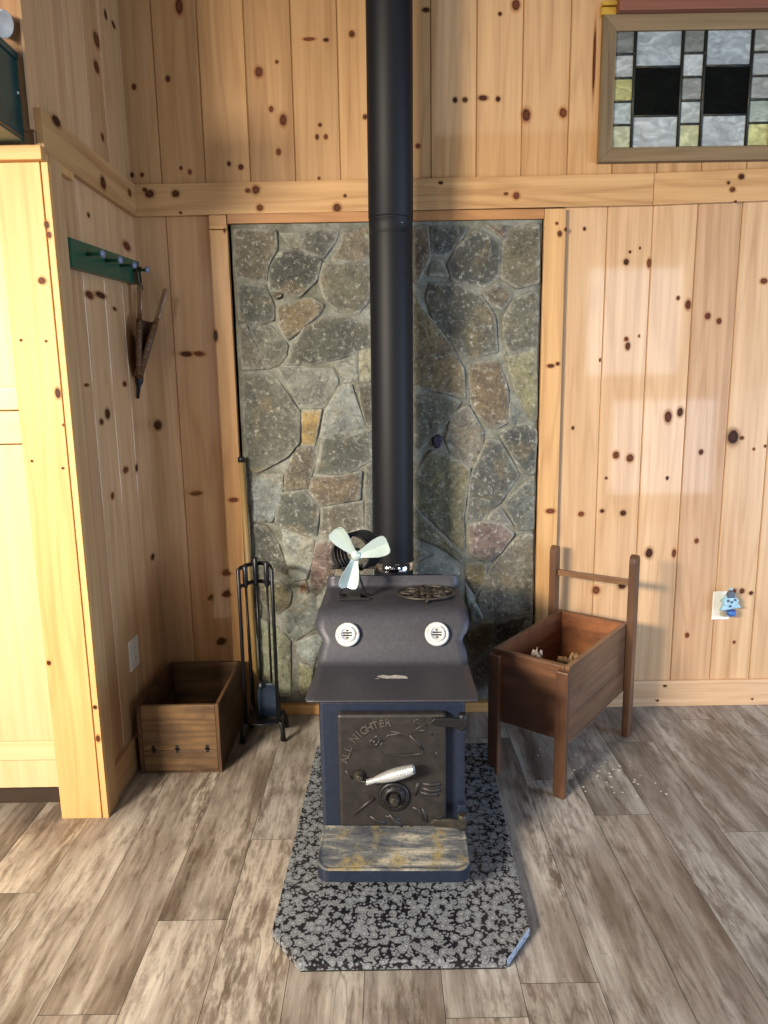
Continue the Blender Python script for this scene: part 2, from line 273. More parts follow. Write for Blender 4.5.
gc = t.mix(t.math('MULTIPLY', t.ramp(nn, [(.36, 1), (.46, 0)]), .7), gc, rgba('232327'))
M['granite'] = t.p(color=gc, rough=.22, spec=.5)
t = NT('granite_sawn_edge_sheen'); o = t.obj(); nn = t.noise(o, 110, 4, .7)
M['granite_edge'] = t.p(color=t.ramp(nn, [(.4, rgba('3b4a66')), (.5, rgba('c9d2e0')), (.62, rgba('8fa3c4'))]), rough=.3)  # blue-white reflection painted into the colour of the sawn edge

t = NT('ash_covered_iron'); o = t.obj()
n1 = t.noise(t.map(o, (6, 30, 8)), 1.0, 6, .68, .5); n2 = t.noise(o, 14, 5, .65); n3 = t.noise(o, 90, 3, .6)
c = t.ramp(n1, [(.36, rgba('30343c')), (.52, rgba('5e5f60')), (.64, rgba('a29b8a'))])
c = t.mix(t.ramp(n2, [(.52, 0), (.66, 1)]), c, rgba('85764f'))
c = t.mix(t.math('MULTIPLY', t.ramp(n3, [(.36, 1), (.46, 0)]), .5), c, rgba('34363c'))
M['ash_iron'] = t.p(color=c, rough=.7, normal=t.bump(n1, .2, .004))

def glass_mat():
    t = NT('marbled_stained_glass'); o = t.obj()
    n = t.noise(t.map(o, (14, 1, 26)), 1.0, 5, .6, 1.4); n2 = t.noise(o, 10, 3, .5)
    c = t.mix(1.0, t.tint(), t.ramp(n, [(.32, .55), (.5, .78), (.66, 1.1)]), 'MULTIPLY')
    return t.p(color=c, rough=.12, emis=c, emis_s=.10)  # faint emission stands in for daylight coming through the panes
M['glass'] = glass_mat()

t = NT('pine_knot'); kuv = t.uv('UVMap')
ns = t.add('ShaderNodeTexNoise', {'Vector': t.obj(), 'Scale': 45.0, 'Detail': 3})
w = t.add('ShaderNodeMix', {0: .16, 4: kuv, 5: ns.outputs[1]}, data_type='VECTOR').outputs[1]
w = t.add('ShaderNodeVectorMath', {0: w, 1: (.08, .08, .08)}, operation='SUBTRACT').outputs[0]
r = t.add('ShaderNodeVectorMath', {0: w}, operation='LENGTH').outputs[1]
kc = t.ramp(r, [(0, rgba('4a2a18')), (.22, rgba('5a301c')), (.30, rgba('26120a')), (.42, rgba('6b4226')), (.6, rgba('a8723f'))])
ka = t.ramp(r, [(.38, 1), (.46, .40), (.78, 0)])
kc = t.mix(1.0, kc, t.tint(), 'MULTIPLY'); t.p(color=kc, rough=.6, coat=0, spec=.2)
tr = t.add('ShaderNodeBsdfTransparent')
mx = t.add('ShaderNodeMixShader'); t.set(mx.inputs[0], ka); t.t.links.new(tr.outputs[0], mx.inputs[1]); t.t.links.new(t.bsdf.outputs[0], mx.inputs[2])
t.t.links.new(mx.outputs[0], t.out.inputs[0])
M['knot'] = t.m

# ------------------------------------------------------------------ geometry helpers
PM = {}
def newbm():
    bm = bmesh.new(); bm.loops.layers.uv.new('UVMap'); bm.loops.layers.float_color.new('tint'); return bm

def face(bm, vs, uvs=None, tint=(1, 1, 1), mi=0, smooth=False):
    try: f = bm.faces.new(vs)
    except ValueError: return None
    ul = bm.loops.layers.uv['UVMap']; cl = bm.loops.layers.float_color['tint']
    for i, l in enumerate(f.loops):
        if uvs: l[ul].uv = uvs[i]
        tt = tint[i] if isinstance(tint, list) else tint
        l[cl] = (tt[0], tt[1], tt[2], 1)
    f.material_index = mi; f.smooth = smooth
    return f

AX = {'x': 0, 'y': 1, 'z': 2}
def hexa(bm, pts, grain='z', tint=(1, 1, 1), mi=0, mat=None):
    """Six-sided board from 8 corners (x fastest, then y, then z); UV in metres along the grain."""
    g = AX[grain]
    P = [Vector(p) for p in pts]
    vs = [bm.verts.new((mat @ p) if mat else p) for p in P]
    o = Vector((random.uniform(-40, 40), random.uniform(-40, 40)))
    for idx in ((0, 2, 3, 1), (4, 5, 7, 6), (0, 1, 5, 4), (2, 6, 7, 3), (0, 4, 6, 2), (1, 3, 7, 5)):
        n = (P[idx[1]] - P[idx[0]]).cross(P[idx[2]] - P[idx[1]])
        na = max(range(3), key=lambda k: abs(n[k]))
        oth = [k for k in range(3) if k != na]
        if na == g: uvs = [(o.x + P[i][oth[0]], o.y + P[i][oth[1]]) for i in idx]
        else:
            u = [k for k in oth if k != g][0]
            uvs = [(o.x + P[i][u] + P[i][na] * .9, o.y + P[i][g]) for i in idx]
        face(bm, [vs[i] for i in idx], uvs, tint, mi)
    return vs

def box(bm, lo, hi, grain='z', tint=(1, 1, 1), mi=0, mat=None):
    return hexa(bm, [(x, y, z) for z in (lo[2], hi[2]) for y in (lo[1], hi[1]) for x in (lo[0], hi[0])], grain, tint, mi, mat)

def frame_of(d):
    d = d.normalized(); a = Vector((0, 0, 1)) if abs(d.z) < .9 else Vector((1, 0, 0))
    u = d.cross(a).normalized(); return u, d.cross(u).normalized()

def tube(bm, pts, r, n=10, closed=False, mi=0, tint=(1, 1, 1), sx=1, sy=1, up=None):
    """Round bar through points; r is a number or one radius per point."""
    P = [Vector(p) for p in pts]; k = len(P)
    rad = r if isinstance(r, (list, tuple)) else [r] * k
    rings = []; o = random.uniform(-9, 9); L = 0
    pu = None
    for i, p in enumerate(P):
        a = P[(i - 1) % k] if (closed or i > 0) else p
        b = P[(i + 1) % k] if (closed or i < k - 1) else p
        d = (b - a)
        if up: d = d.normalized(); u = Vector(up).cross(d).normalized(); w = d.cross(u)
        elif pu is None: u, w = frame_of(d)
        else:
            d = d.normalized(); u = (pu - d * pu.dot(d)).normalized(); w = d.cross(u)
        pu = u
        if i: L += (p - P[i - 1]).length
        rings.append(([bm.verts.new(p + (u * math.cos(2 * math.pi * j / n) * sx + w * math.sin(2 * math.pi * j / n) * sy) * rad[i]) for j in range(n)], L))
    def quad(A, B):
        for j in range(n):
            uu = [(o + j * .3 * rad[0], A[1]), (o + (j + 1) * .3 * rad[0], A[1]), (o + (j + 1) * .3 * rad[0], B[1]), (o + j * .3 * rad[0], B[1])]
            face(bm, [A[0][j], A[0][(j + 1) % n], B[0][(j + 1) % n], B[0][j]], uu, tint, mi, True)
    for i in range(k - 1): quad(rings[i], rings[i + 1])
    if closed: quad(rings[-1], rings[0])
    else:
        face(bm, list(reversed(rings[0][0])), [(0, 0)] * n, tint, mi); face(bm, rings[-1][0], [(0, 0)] * n, tint, mi)

def lathe(bm, prof, center=(0, 0, 0), axis=(0, 0, 1), n=32, mi=0, cap=True, tint=(1, 1, 1)):
    """prof: (radius, height) along axis."""
    c = Vector(center); d = Vector(axis).normalized(); u, w = frame_of(d)
    rings = [[bm.verts.new(c + d * h + (u * math.cos(2 * math.pi * j / n) + w * math.sin(2 * math.pi * j / n)) * r) for j in range(n)] for r, h in prof]
    for A, B in zip(rings, rings[1:]):
        for j in range(n): face(bm, [A[j], A[(j + 1) % n], B[(j + 1) % n], B[j]], None, tint, mi, True)
    if cap: face(bm, list(reversed(rings[0])), None, tint, mi); face(bm, rings[-1], None, tint, mi)

def prism(bm, pts, z0, z1, mat=None, mi=0, tint=(1, 1, 1), grain=1, mi_side=None):
    """Extrude a plan polygon (x,y) from z0 to z1."""
    f = lambda x, y, z: (mat @ Vector((x, y, z))) if mat else Vector((x, y, z))
    A = [bm.verts.new(f(x, y, z0)) for x, y in pts]; B = [bm.verts.new(f(x, y, z1)) for x, y in pts]
    o = (random.uniform(-9, 9), random.uniform(-9, 9))
    uv = [(o[0] + p[1 - grain], o[1] + p[grain]) for p in pts]
    face(bm, list(reversed(A)), list(reversed(uv)), tint, mi); face(bm, B, uv, tint, mi)
    n = len(pts)
    for i in range(n):
        j = (i + 1) % n
        face(bm, [A[i], A[j], B[j], B[i]], [uv[i], uv[j], (uv[j][0] + z1 - z0, uv[j][1]), (uv[i][0] + z1 - z0, uv[i][1])], tint, mi if mi_side is None else mi_side)

def bevel_mod(o, w=.003, seg=2, ang=40):
    m = o.modifiers.new('bevel', 'BEVEL'); m.width = w; m.segments = seg; m.limit_method = 'ANGLE'; m.angle_limit = R(ang)

def obj(name, bm, mats, parent=None, local=False, bevel=0, smooth=None, label=None):
    bmesh.ops.recalc_face_normals(bm, faces=bm.faces[:])
    if parent is not None and not local: bm.transform(PM[parent.name].inverted())
    if smooth is not None:
        for f in bm.faces: f.smooth = smooth
    me = bpy.data.meshes.new(name); bm.to_mesh(me); bm.free()
    for m in (mats if isinstance(mats, (list, tuple)) else [mats]): me.materials.append(M[m])
    o = bpy.data.objects.new(name, me); C.objects.link(o)
    if parent is not None:
        o.parent = parent; PM[o.name] = PM[parent.name]
    else: PM[o.name] = Matrix.Identity(4)
    if bevel: bevel_mod(o, bevel)
    if label: o['label'] = label
    return o

def thing(name, label, cat, loc=(0, 0, 0), rz=0, group=None):
    o = bpy.data.objects.new(name, None); C.objects.link(o); o.empty_display_size = .05
    o.location = loc; o.rotation_euler = (0, 0, rz); PM[o.name] = Matrix.Translation(loc) @ Matrix.Rotation(rz, 4, 'Z')
    o['label'] = label; o['category'] = cat
    if group: o['group'] = group
    return o
def tag(o, label, cat, group=None):
    o['label'] = label; o['category'] = cat
    if group: o['group'] = group
    return o
def struct(name, bm, mats, bevel=0, parent=None):
    o = obj(name, bm, mats, parent, bevel=bevel)
    if parent is None: o['kind'] = 'structure'
    return o

def knots(bm, lst, mi, plane, pos, off):
    kr = random.Random(len(lst))
    """Knots are thin oval skins lying on the board face. plane 'y' faces -Y, plane 'x' faces +X."""
    for (a, z, w, h) in lst:
        W, H = w * .66 + .003, h * .68 + .003
        q = [(-1, -1), (1, -1), (1, 1), (-1, 1)]
        vs = []
        for u, v in q:
            if plane == 'y': vs.append(bm.verts.new((a + u * W, pos - off, z + v * H)))
            else: vs.append(bm.verts.new((pos + off, a + u * W, z + v * H)))
        kb = kr.uniform(.55, 1.9); face(bm, vs, q, (kb, kb * kr.uniform(.85, 1.05), kb * kr.uniform(.75, 1.0)), mi)

def vboards(bm, edges, z0, z1, pos, plane, groove=.0035, depth=.006, tints=None, thick=.018):
    """Tongue-and-groove boards side by side; each board has chamfered edges so a V shows between them."""
    for i, (a, b) in enumerate(zip(edges, edges[1:])):
        t = tints[i % len(tints)] if tints else (1, 1, 1)
        if isinstance(t, (int, float)): t = (t, t, t)
        prof = [(a, depth), (a + groove, 0), (b - groove, 0), (b, depth)]
        o = (random.uniform(-40, 40), random.uniform(-40, 40))
        zz0 = z0(a) if callable(z0) else z0; zz1 = z1(a) if callable(z1) else z1
        def pt(u, d, z): return (u, pos + d, z) if plane == 'y' else (pos - d, u, z)
        lo = [bm.verts.new(pt(u, d, zz0)) for u, d in prof]; hi = [bm.verts.new(pt(u, d, zz1)) for u, d in prof]
        for k in range(3):
            tt = t if k == 1 else tuple(c * .9 for c in t)
            vs = [lo[k], lo[k + 1], hi[k + 1], hi[k]]
            face(bm, vs, [(o[0] + prof[k][0], o[1] + zz0), (o[0] + prof[k + 1][0], o[1] + zz0), (o[0] + prof[k + 1][0], o[1] + zz1), (o[0] + prof[k][0], o[1] + zz1)], tt)

# ------------------------------------------------------------------ SETTING
XL = -.995
# floor planks
bm = newbm()
PW = .193; x0 = 1.09 - PW * 20
fixed = {-.6425: (-1.28,), -.45: (-.931,), -.2575: (-1.9,), -1.2200: (-1.162,), .705: (-.829,), .8975: (-.337,), -.835: (-1.575,), .1275: (-1.60,), 1.09: (-.93,), 1.2825: (-.15,)}
for k in range(40):
    xa = x0 + k * PW
    if xa > 3.2: break
    xa_r = round(xa, 4)
    j = [v for kk, v in fixed.items() if abs(kk - xa) < .02]
    s = j[0][0] if j else -random.uniform(.2, 1.4)
    ends = [s + 1.22 * m for m in range(-4, 5)]
    ends = [max(-4.2, min(.06, e)) for e in ends]
    for ya, yb in zip(ends, ends[1:]):
        if yb - ya < .01: continue
        b = random.uniform(.84, 1.10); wv = random.uniform(-.025, .025)
        side = max(-1, min(1, (xa + .1) / 1.2))  # warm light on the left, cool on the right, painted into plank tints
        b *= .90; tint = (b * (1 + wv - .05 * side), b * (1 - .015 * side), b * (1 - wv + .045 * side))
        o = (random.uniform(-60, 60), random.uniform(-60, 60)); g = .0007
        vs = [bm.verts.new((x, y, 0)) for x, y in ((xa + g, ya + g), (xa + PW - g, ya + g), (xa + PW - g, yb - g), (xa + g, yb - g))]
        face(bm, vs, [(o[0] + v.co.x, o[1] + v.co.y) for v in vs], tint)
vs = [bm.verts.new(p) for p in ((-3, -4.2, -.002), (3.3, -4.2, -.002), (3.3, .06, -.002), (-3, .06, -.002))]
face(bm, vs, [(0, 0)] * 4, (1, 1, 1), 1)
vs = [bm.verts.new(p) for p in ((-3, -4.2, -.06), (3.3, -4.2, -.06), (3.3, .06, -.06), (-3, .06, -.06))]
face(bm, vs, [(0, 0)] * 4, (1, 1, 1), 1)
struct('floor', bm, ['floor', 'void'])

# back wall: boards above the belt trim, below it on both sides of the stone
bm = newbm()
up = [XL - .012, -.87, -.694, -.513, -.332, -.152, .030, .210, .391, .571, .756, .936, 1.116, 1.296, 1.476, 1.656, 1.836, 2.016, 2.2]
vboards(bm, up, 2.2, 3.3, 0, 'y', tints=[(v_ * .86, v_ * .78, v_ * .63) for v_ in (.90, .97, 1.03, .80, .88, 1.04, 1.0, 1.08, 1.02, 1.06, 1.08, 1, 1, 1, 1, 1, 1, 1)])  # board tones, plus warm light and darker left shade painted into the tints
lowr = [.752, .925, 1.110, 1.291, 1.471, 1.649, 1.829, 2.009, 2.2]
vboards(bm, lowr, 0, 2.2, 0, 'y', tints=[(.98, .98, .98), 1.03, (1.05, 1.05, 1.05), (.90, .86, .86), (1.06, 1.06, 1.05), (1.0, .98, .94), 1, 1])
vboards(bm, [XL - .012, -.865, -.686], 0, 2.2, 0, 'y', tints=[(.97, .93, .86), (.93, .84, .74)])
knots(bm, KU, 1, 'y', 0, .0008); knots(bm, KL, 1, 'y', 0, .0008)
vs = [bm.verts.new(p) for p in ((XL - .2, .02, -.06), (2.2, .02, -.06), (2.2, .02, 3.3), (XL - .2, .02, 3.3))]
face(bm, vs, [(0, 0)] * 4, (1, 1, 1), 2)
vs = [bm.verts.new(p) for p in ((XL - .2, .06, -.06), (2.2, .06, -.06), (2.2, .06, 3.3), (XL - .2, .06, 3.3))]
face(bm, vs, [(0, 0)] * 4, (1, 1, 1), 2)
struct('wall_back', bm, ['pine', 'knot', 'void'])

# left partition (boards face +X) and its upper continuation
bm = newbm()
vboards(bm, [-.80, -.705, -.552, -.370, -.190, .012], 0, 2.2, XL, 'x', tints=[(.95, .97, 1.02), (.90, .86, .84), (1.14, 1.17, 1.2), (1.15, 1.16, 1.18), (1.04, 1.0, .95)])  # grey-blue lift: cool light from the right painted into the board tints
vboards(bm, [-.82, -.705, -.540, -.370, -.219, .012], 2.2, 3.3, XL, 'x', tints=[.97, 1.03, 1.05, (.84, .80, .74), (.95, .93, .88)])  # two boards by the corner darkened: shade painted into their tint
knots(bm, KX, 1, 'x', XL, .0008)
box(bm, (XL - .12, -.815, 2.2), (XL - .008, .0, 3.3), 'z', (.6, .52, .44))  # end face tint darkened to paint in its shade
box(bm, (XL - .12, -.79, 0), (XL - .008, .0, 2.2), 'z', (.8, .75, .7))
struct('wall_left', bm, ['pine', 'knot'])

# belt trim: rises a little to the right of the pipe, two boards butted at x=1.10
bm = newbm()
def zb(x): return 2.142 + max(0, x - .2) * .0125 + max(0, x - .9) * .008
hexa(bm, [(x, y, z) for (zo) in (0, 1) for y in (-.022, .0) for x, z in ((XL + .001, (zb(XL), 2.263)[zo]), (1.098, (zb(1.098), 2.274)[zo]))], 'x', (.97, .96, .93))
hexa(bm, [(x, y, z) for (zo) in (0, 1) for y in (-.022, .0) for x, z in ((1.100, (zb(1.1), 2.274)[zo]), (2.2, (zb(2.2), 2.30)[zo]))], 'x', (1.06, 1.04, 1.0))
knots(bm, KT, 1, 'y', -.022, .0026)
struct('trim_1', bm, ['pine_trim', 'knot'], bevel=.002)
bm = newbm()
box(bm, (XL, -.80, 2.141), (XL + .022, -.0225, 2.264), 'y', (.92, .9, .86))
knots(bm, KXT, 1, 'x', XL + .022, .0026)
struct('trim_2', bm, ['pine_trim', 'knot'], bevel=.002)
# cap board above the cabinet, meeting the trim at the corner
bm = newbm()
box(bm, (-2.2, -.822, 2.118), (-.975, -.60, 2.158), 'x', (1.0, .95, .85))
struct('trim_3', bm, ['pine_raw'], bevel=.003)
# casings beside the stone and reddish header above it
bm = newbm()
box(bm, (-.684, -.028, .0), (-.612, 0, 2.085), 'z', (.97, .9, .8)); box(bm, (-.684, -.028, 2.088), (-.614, 0, 2.1415), 'x', (1.12, 1.05, .95))
struct('trim_4', bm, ['pine_trim'], bevel=.002)
bm = newbm()
box(bm, (.664, -.026, 0), (.750, 0, 2.146), 'z', (1.04, 1.02, .98))
knots(bm, [k for k in KL if k[0] < .752], 1, 'y', -.026, .0026)
struct('trim_5', bm, ['pine_trim', 'knot'], bevel=.002)
bm = newbm()
box(bm, (-.611, -.027, 2.108), (.662, 0, 2.146), 'x')
struct('trim_6', bm, ['header'], bevel=.0015)
bm = newbm()
box(bm, (-.60, -.045, 0), (.655, -.004, .044), 'x', (1.0, .93, .82))
struct('trim_7', bm, ['pine_raw'], bevel=.002)
bm = newbm(); box(bm, (.752, -.020, 0), (2.2, -.0002, .122), 'x', (1.10, 1.12, 1.18))
knots(bm, [(1.26, .10, .02, .01), (1.23, .03, .012, .01), (1.66, .03, .01, .008)], 1, 'y', -.020, .0026)
struct('baseboard_back', bm, ['pine', 'knot'], bevel=.002)
bm = newbm(); box(bm, (XL, -.704, 0), (XL + .018, -.001, .125), 'y', (1.02, .98, .92)); struct('baseboard_left', bm, ['pine'], bevel=.002)
# end post of the partition
bm = newbm()
box(bm, (-1.131, -.800, 0), (-.993, -.778, 2.117), 'z', (1.06, 1.02, .92))
box(bm, (-.989, -.800, 0), (-.969, -.778, 2.117), 'z', (1.05, 1.0, .9))
box(bm, (-.9945, -.7775, 0), (-.969, -.706, 2.140), 'z', (.86, .90, 1.05))  # bluish tint paints the cool side light onto this corner board
box(bm, (-1.12, -.776, 0), (-.996, -.74, 2.117), 'z', (.3, .25, .2))
knots(bm, KP, 1, 'y', -.800, .0026)
struct('trim_8', bm, ['pine_raw', 'knot'], bevel=.002)

# ------------------------------------------------------------------ stone panel behind the stove
bm = newbm()
SX0, SX1, SZ0, SZ1 = -.600, .657, .044, 2.107
nx, nz = 40, 64
grid = [[bm.verts.new((SX0 + (SX1 - SX0) * i / nx, -.012 - .006 * noise.noise((i * .35, k * .35, 3.3)), SZ0 + (SZ1 - SZ0) * k / nz)) for i in range(nx + 1)] for k in range(nz + 1)]
for k in range(nz):
    for i in range(nx): face(bm, [grid[k][i], grid[k][i + 1], grid[k + 1][i + 1], grid[k + 1][i]], None, (1, 1, 1), 1, True)
for side in (0, nx):
    for k in range(nz):
        a, b = grid[k][side], grid[k + 1][side]
        c, d = bm.verts.new((a.co.x, .0, a.co.z)), bm.verts.new((b.co.x, .0, b.co.z))
        face(bm, [a, b, d, c], None, (1, 1, 1), 1)
def smooth_ring(P, seg=.016):
    out = []; n = len(P)
    for i in range(n):
        a, b, c = P[i - 1], P[i], P[(i + 1) % n]
        la, lc = (a - b).length, (c - b).length
        r = min(.011, la * .25, lc * .25)
        p, q = b + (a - b).normalized() * r, b + (c - b).normalized() * r
        for s in (0, .33, .67, 1): out.append(p * (1 - s) ** 2 + b * 2 * s * (1 - s) + q * s * s)
    res = []
    for i in range(len(out)):
        a, b = out[i], out[(i + 1) % len(out)]
        k = max(1, int((b - a).length / seg))
        for j in range(k): res.append(a + (b - a) * j / k)
    return res
for si, (hexc, poly) in enumerate(STONES):
    P = [Vector(p) for p in poly]
    P = [Vector((min(SX1 - .002, max(SX0 + .004, p.x)), min(SZ1 - .006, max(SZ0 + .004, p.y)))) for p in P]
    c0 = sum(P, Vector((0, 0))) / len(P)
    P = [p + (p - c0).normalized() * .0105 for p in P]
    ring = smooth_ring(P)
    cen = sum(ring, Vector((0, 0))) / len(ring)
    size = sum((p - cen).length for p in ring) / len(ring)
    base = tuple(c * 1.0 for c in lin(hexc))
    ph = random.uniform(.0165, .0215)
    tx, tz = random.uniform(-.05, .05), random.uniform(-.05, .05)
    def hgt(p, extra): return -(ph + extra + (p.x - cen.x) * tx + (p.y - cen.y) * tz + .006 * noise.noise((p.x * 14, p.y * 14, si * 3.1)) + .003 * noise.noise((p.x * 40, p.y * 40, si)))
    levels = [(0, None), (.0025, .0), (.006, .002), (.018, .0035)]
    rings = []
    for ins, ex in levels:
        f = max(.3, 1 - ins / max(size, .02))
        L = []
        for p in ring:
            q = cen + (p - cen) * f
            jit = .0022 * noise.noise((p.x * 60, p.y * 60, 9.0 + si)) if ins < .005 else 0
            q = q + (q - cen).normalized() * jit
            L.append(bm.verts.new((q.x, -.009 if ex is None else hgt(q, ex), q.y)))
        rings.append(L)
    for f in (.66, .34):
        rings.append([bm.verts.new((q.x, hgt(q, .005), q.y)) for q in (cen + (p - cen) * max(.3, 1 - .018 / max(size, .02)) * f for p in ring)])
    n = len(ring)
    pale = (.27, .27, .235)
    wts = [.75, .85, .62, .10, 0, 0, 0]
    tn = [tuple(b * (1 - w_) + p_ * w_ for b, p_ in zip(base, pale)) for w_ in wts]
    for k, (A, B) in enumerate(zip(rings, rings[1:])):
        for j in range(n): face(bm, [A[j], A[(j + 1) % n], B[(j + 1) % n], B[j]], None, [tn[k], tn[k], tn[k + 1], tn[k + 1]], 0, True)
    cv = bm.verts.new((cen.x, hgt(cen, .005), cen.y)); L = rings[-1]
    for j in range(n): face(bm, [L[j], L[(j + 1) % n], cv], None, base, 0, True)
for gx, gz, w_, h_, cc in ((-.42, 1.827, .021, .016, '0b0b0c'), (.231, 1.222, .022, .032, '2c2140')):
    ringv = [bm.verts.new((gx + w_ * math.cos(a) * (1 + .2 * math.sin(3 * a)), -.012, gz + h_ * math.sin(a))) for a in [i * .5236 for i in range(12)]]
    top = [bm.verts.new((gx + (v.co.x - gx) * .7, -.031, gz + (v.co.z - gz) * .7)) for v in ringv]
    for j in range(12): face(bm, [ringv[j], ringv[(j + 1) % 12], top[(j + 1) % 12], top[j]], None, lin(cc), 0)
    face(bm, top, None, lin(cc), 0)
struct('wall_stone', bm, ['stone', 'mortar'])

# ------------------------------------------------------------------ stained glass window, upper right
win = bpy.data.objects.new('window_1', None); C.objects.link(win); win['kind'] = 'structure'; PM['window_1'] = Matrix.Identity(4)
bm = newbm()
fx0, fx1, fz0, fz1, fw = .872, 1.600, 2.316, 2.842, .054
yo = -.032
def mitre(p):
    (a, b, c, d) = p
    hexa(bm, [(a[0], yo, a[1]), (b[0], yo, b[1]), (a[0], 0, a[1]), (b[0], 0, b[1]), (d[0], yo + .008, d[1]), (c[0], yo + .008, c[1]), (d[0], 0, d[1]), (c[0], 0, c[1])], 'x' if abs(a[0] - b[0]) > abs(a[1] - b[1]) else 'z', (1, 1, 1))
mitre(((fx0, fz0), (fx1, fz0), (fx1 - fw, fz0 + fw), (fx0 + fw, fz0 + fw)))
mitre(((fx0, fz1), (fx1, fz1), (fx1 - fw, fz1 - fw), (fx0 + fw, fz1 - fw)))
mitre(((fx0, fz0), (fx0, fz1), (fx0 + fw, fz1 - fw), (fx0 + fw, fz0 + fw)))
mitre(((fx1, fz0), (fx1, fz1), (fx1 - fw, fz1 - fw), (fx1 - fw, fz0 + fw)))
obj('frame', bm, 'weathered', win, bevel=.002)
gx0, gx1, gz0, gz1 = fx0 + fw, fx1 - fw, fz0 + fw, fz1 - fw + .006
cols = [(gx0, .998, 'n'), (1.008, 1.182, 'w'), (1.193, 1.270, 'n'), (1.282, 1.452, 'w'), (1.464, gx1, 'n')]
bm = newbm(); bl = newbm()
ncol = [['6f7472', 'a9afb0', 'b5b27c', 'aab5b4', 'b3b79a'], ['7b807c', 'b9bfc0', '8d908c', 'b4bcba', 'c0c19a'], ['9a9e9a', 'a8aeac', '9b9f9b', 'a9b4a8', 'c4c288']]
ni = 0; yg = -.012
def pane(x0, x1, z0, z1, hc):
    vs = [bm.verts.new(p) for p in ((x0, yg, z0), (x1, yg, z0), (x1, yg, z1), (x0, yg, z1))]
    face(bm, vs, None, lin(hc))
for x0_, x1_, k in cols:
    H = gz1 - gz0
    if k == 'n':
        for r_ in range(5):
            za, zc = gz1 - H * (r_ + 1) / 5, gz1 - H * r_ / 5
            pane(x0_ + .001, x1_ - .001, za + .004, zc - .004, ncol[ni][r_])
            if r_ < 4:
                tube(bl, [(x0_ - .004, yg - .003, za), (x1_ + .004, yg - .003, za)], .0045, 6)
                for xe in (x0_ - .003, x1_ + .003): lathe(bl, [(.004, -.008), (.0065, -.004), (.0065, 0)], (xe, yg, za), (0, 1, 0), 8)
        ni += 1
    else:
        z2, z1_ = gz0 + H * .275, gz0 + H * .69
        pane(x0_ + .001, x1_ - .001, z1_ + .004, gz1 - .002, 'a3adb2'); pane(x0_ + .001, x1_ - .001, gz0 + .002, z2 - .004, 'b4babb')
        pane(x0_ + .001, x1_ - .001, z2 + .004, z1_ - .004, '101210')
        for zz in (z2, z1_): tube(bl, [(x0_ - .004, yg - .003, zz), (x1_ + .004, yg - .003, zz)], .0045, 6)
for xe in (1.003, 1.1875, 1.276, 1.458): tube(bl, [(xe, yg - .003, gz0), (xe, yg - .003, gz1)], .0055, 6)
vs = [bl.verts.new(p) for p in ((gx0 - .01, -.004, gz0 - .01), (gx1 + .01, -.004, gz0 - .01), (gx1 + .01, -.004, gz1 + .01), (gx0 - .01, -.004, gz1 + .01))]
face(bl, vs)
obj('pane', bm, 'glass', win); obj('lead_came', bl, 'came', win)
bm = newbm(); box(bm, (.922, -.060, 2.8435), (2.0, -.001, 3.25), 'x'); struct('trim_9', bm, ['redboard'], bevel=.003)
bm = newbm(); box(bm, (.866, -.022, 2.846), (.9215, -.001, 2.872), 'x'); box(bm, (.866, -.03, 2.876), (.9215, -.001, 2.89), 'x', (.3, .25, .2)); struct('trim_10', bm, ['yellow'], bevel=.001)

# ------------------------------------------------------------------ cabinet, left edge
cab = thing('kitchen_cabinet', 'pale maple cabinet with two doors left of the pine post', 'cabinet', (-1.55, -.5, 0))
bm = newbm(); box(bm, (-2.1, -.765, .10), (-1.135, -.15, 2.112), 'z'); obj('carcass', bm, 'maple', cab)
bm = newbm(); box(bm, (-2.1, -.70, 0), (-1.135, -.16, .099), 'x'); obj('toe_kick', bm, 'toe', cab)
def cab_door(name, z0, z1, rail_top, rail_bot, par):
    bm = newbm()
    if rail_bot: box(bm, (-2.09, -.787, z0), (-1.136, -.766, z0 + rail_bot), 'x', (1.06, 1.05, 1.03))
    if rail_top: box(bm, (-2.09, -.787, z1 - rail_top), (-1.136, -.766, z1), 'x', (1.04, 1.03, 1.0))
    box(bm, (-2.09, -.781, z0 + rail_bot), (-1.136, -.766, z1 - rail_top), 'z', (.97, .96, .94))
    return obj(name, bm, 'maple', par, bevel=.002)
cab_door('door', 1.401, 2.100, .07, .072, cab)
cab_door('door', .214, 1.291, 0, .068, cab)
bm = newbm(); box(bm, (-2.09, -.787, 1.2955), (-1.136, -.766, 1.396), 'x', (1.05, 1.04, 1.02)); obj('drawer_front', bm, 'maple', cab, bevel=.002)

# teal chest on the cap board and spotlight above it
tb = thing('wooden_box', 'teal painted wooden box fixed to the wall end above the pine post', 'box', (-1.35, -.95, 2.172))
bm = newbm(); box(bm, (-1.62, -1.12, 2.165), (-1.020, -.8165, 2.380), 'x'); obj('body', bm, 'teal', tb, bevel=.003)
bm = newbm(); box(bm, (-1.63, -1.127, 2.3805), (-1.016, -.8162, 2.402), 'x'); obj('lid', bm, 'teal', tb, bevel=.003)
bm = newbm(); box(bm, (-1.0205, -1.12, 2.172), (-1.0192, -.825, 2.175), 'y'); obj('edge_highlight', bm, 'brass', tb)  # highlight on the lower edge, painted as a thin bright strip
bm = newbm(); lathe(bm, [(.004, 0), (.004, .003), (.001, .004)], (-1.0198, -.835, 2.290), (1, 0, 0), 10); obj('nail_head', bm, 'plastic_white', tb)
sp = thing('spotlight', 'grey spotlight with white rim above the teal box', 'lamp', (-1.08, -.86, 2.448))
ax = Vector((.75, -.25, -.35)).normalized(); cc = Vector((-1.030, -.870, 2.452))
bm = newbm(); lathe(bm, [(.008, -.08), (.024, -.076), (.028, -.05), (.030, 0)], cc, ax, 28); obj('housing', bm, 'plastic_grey', sp)
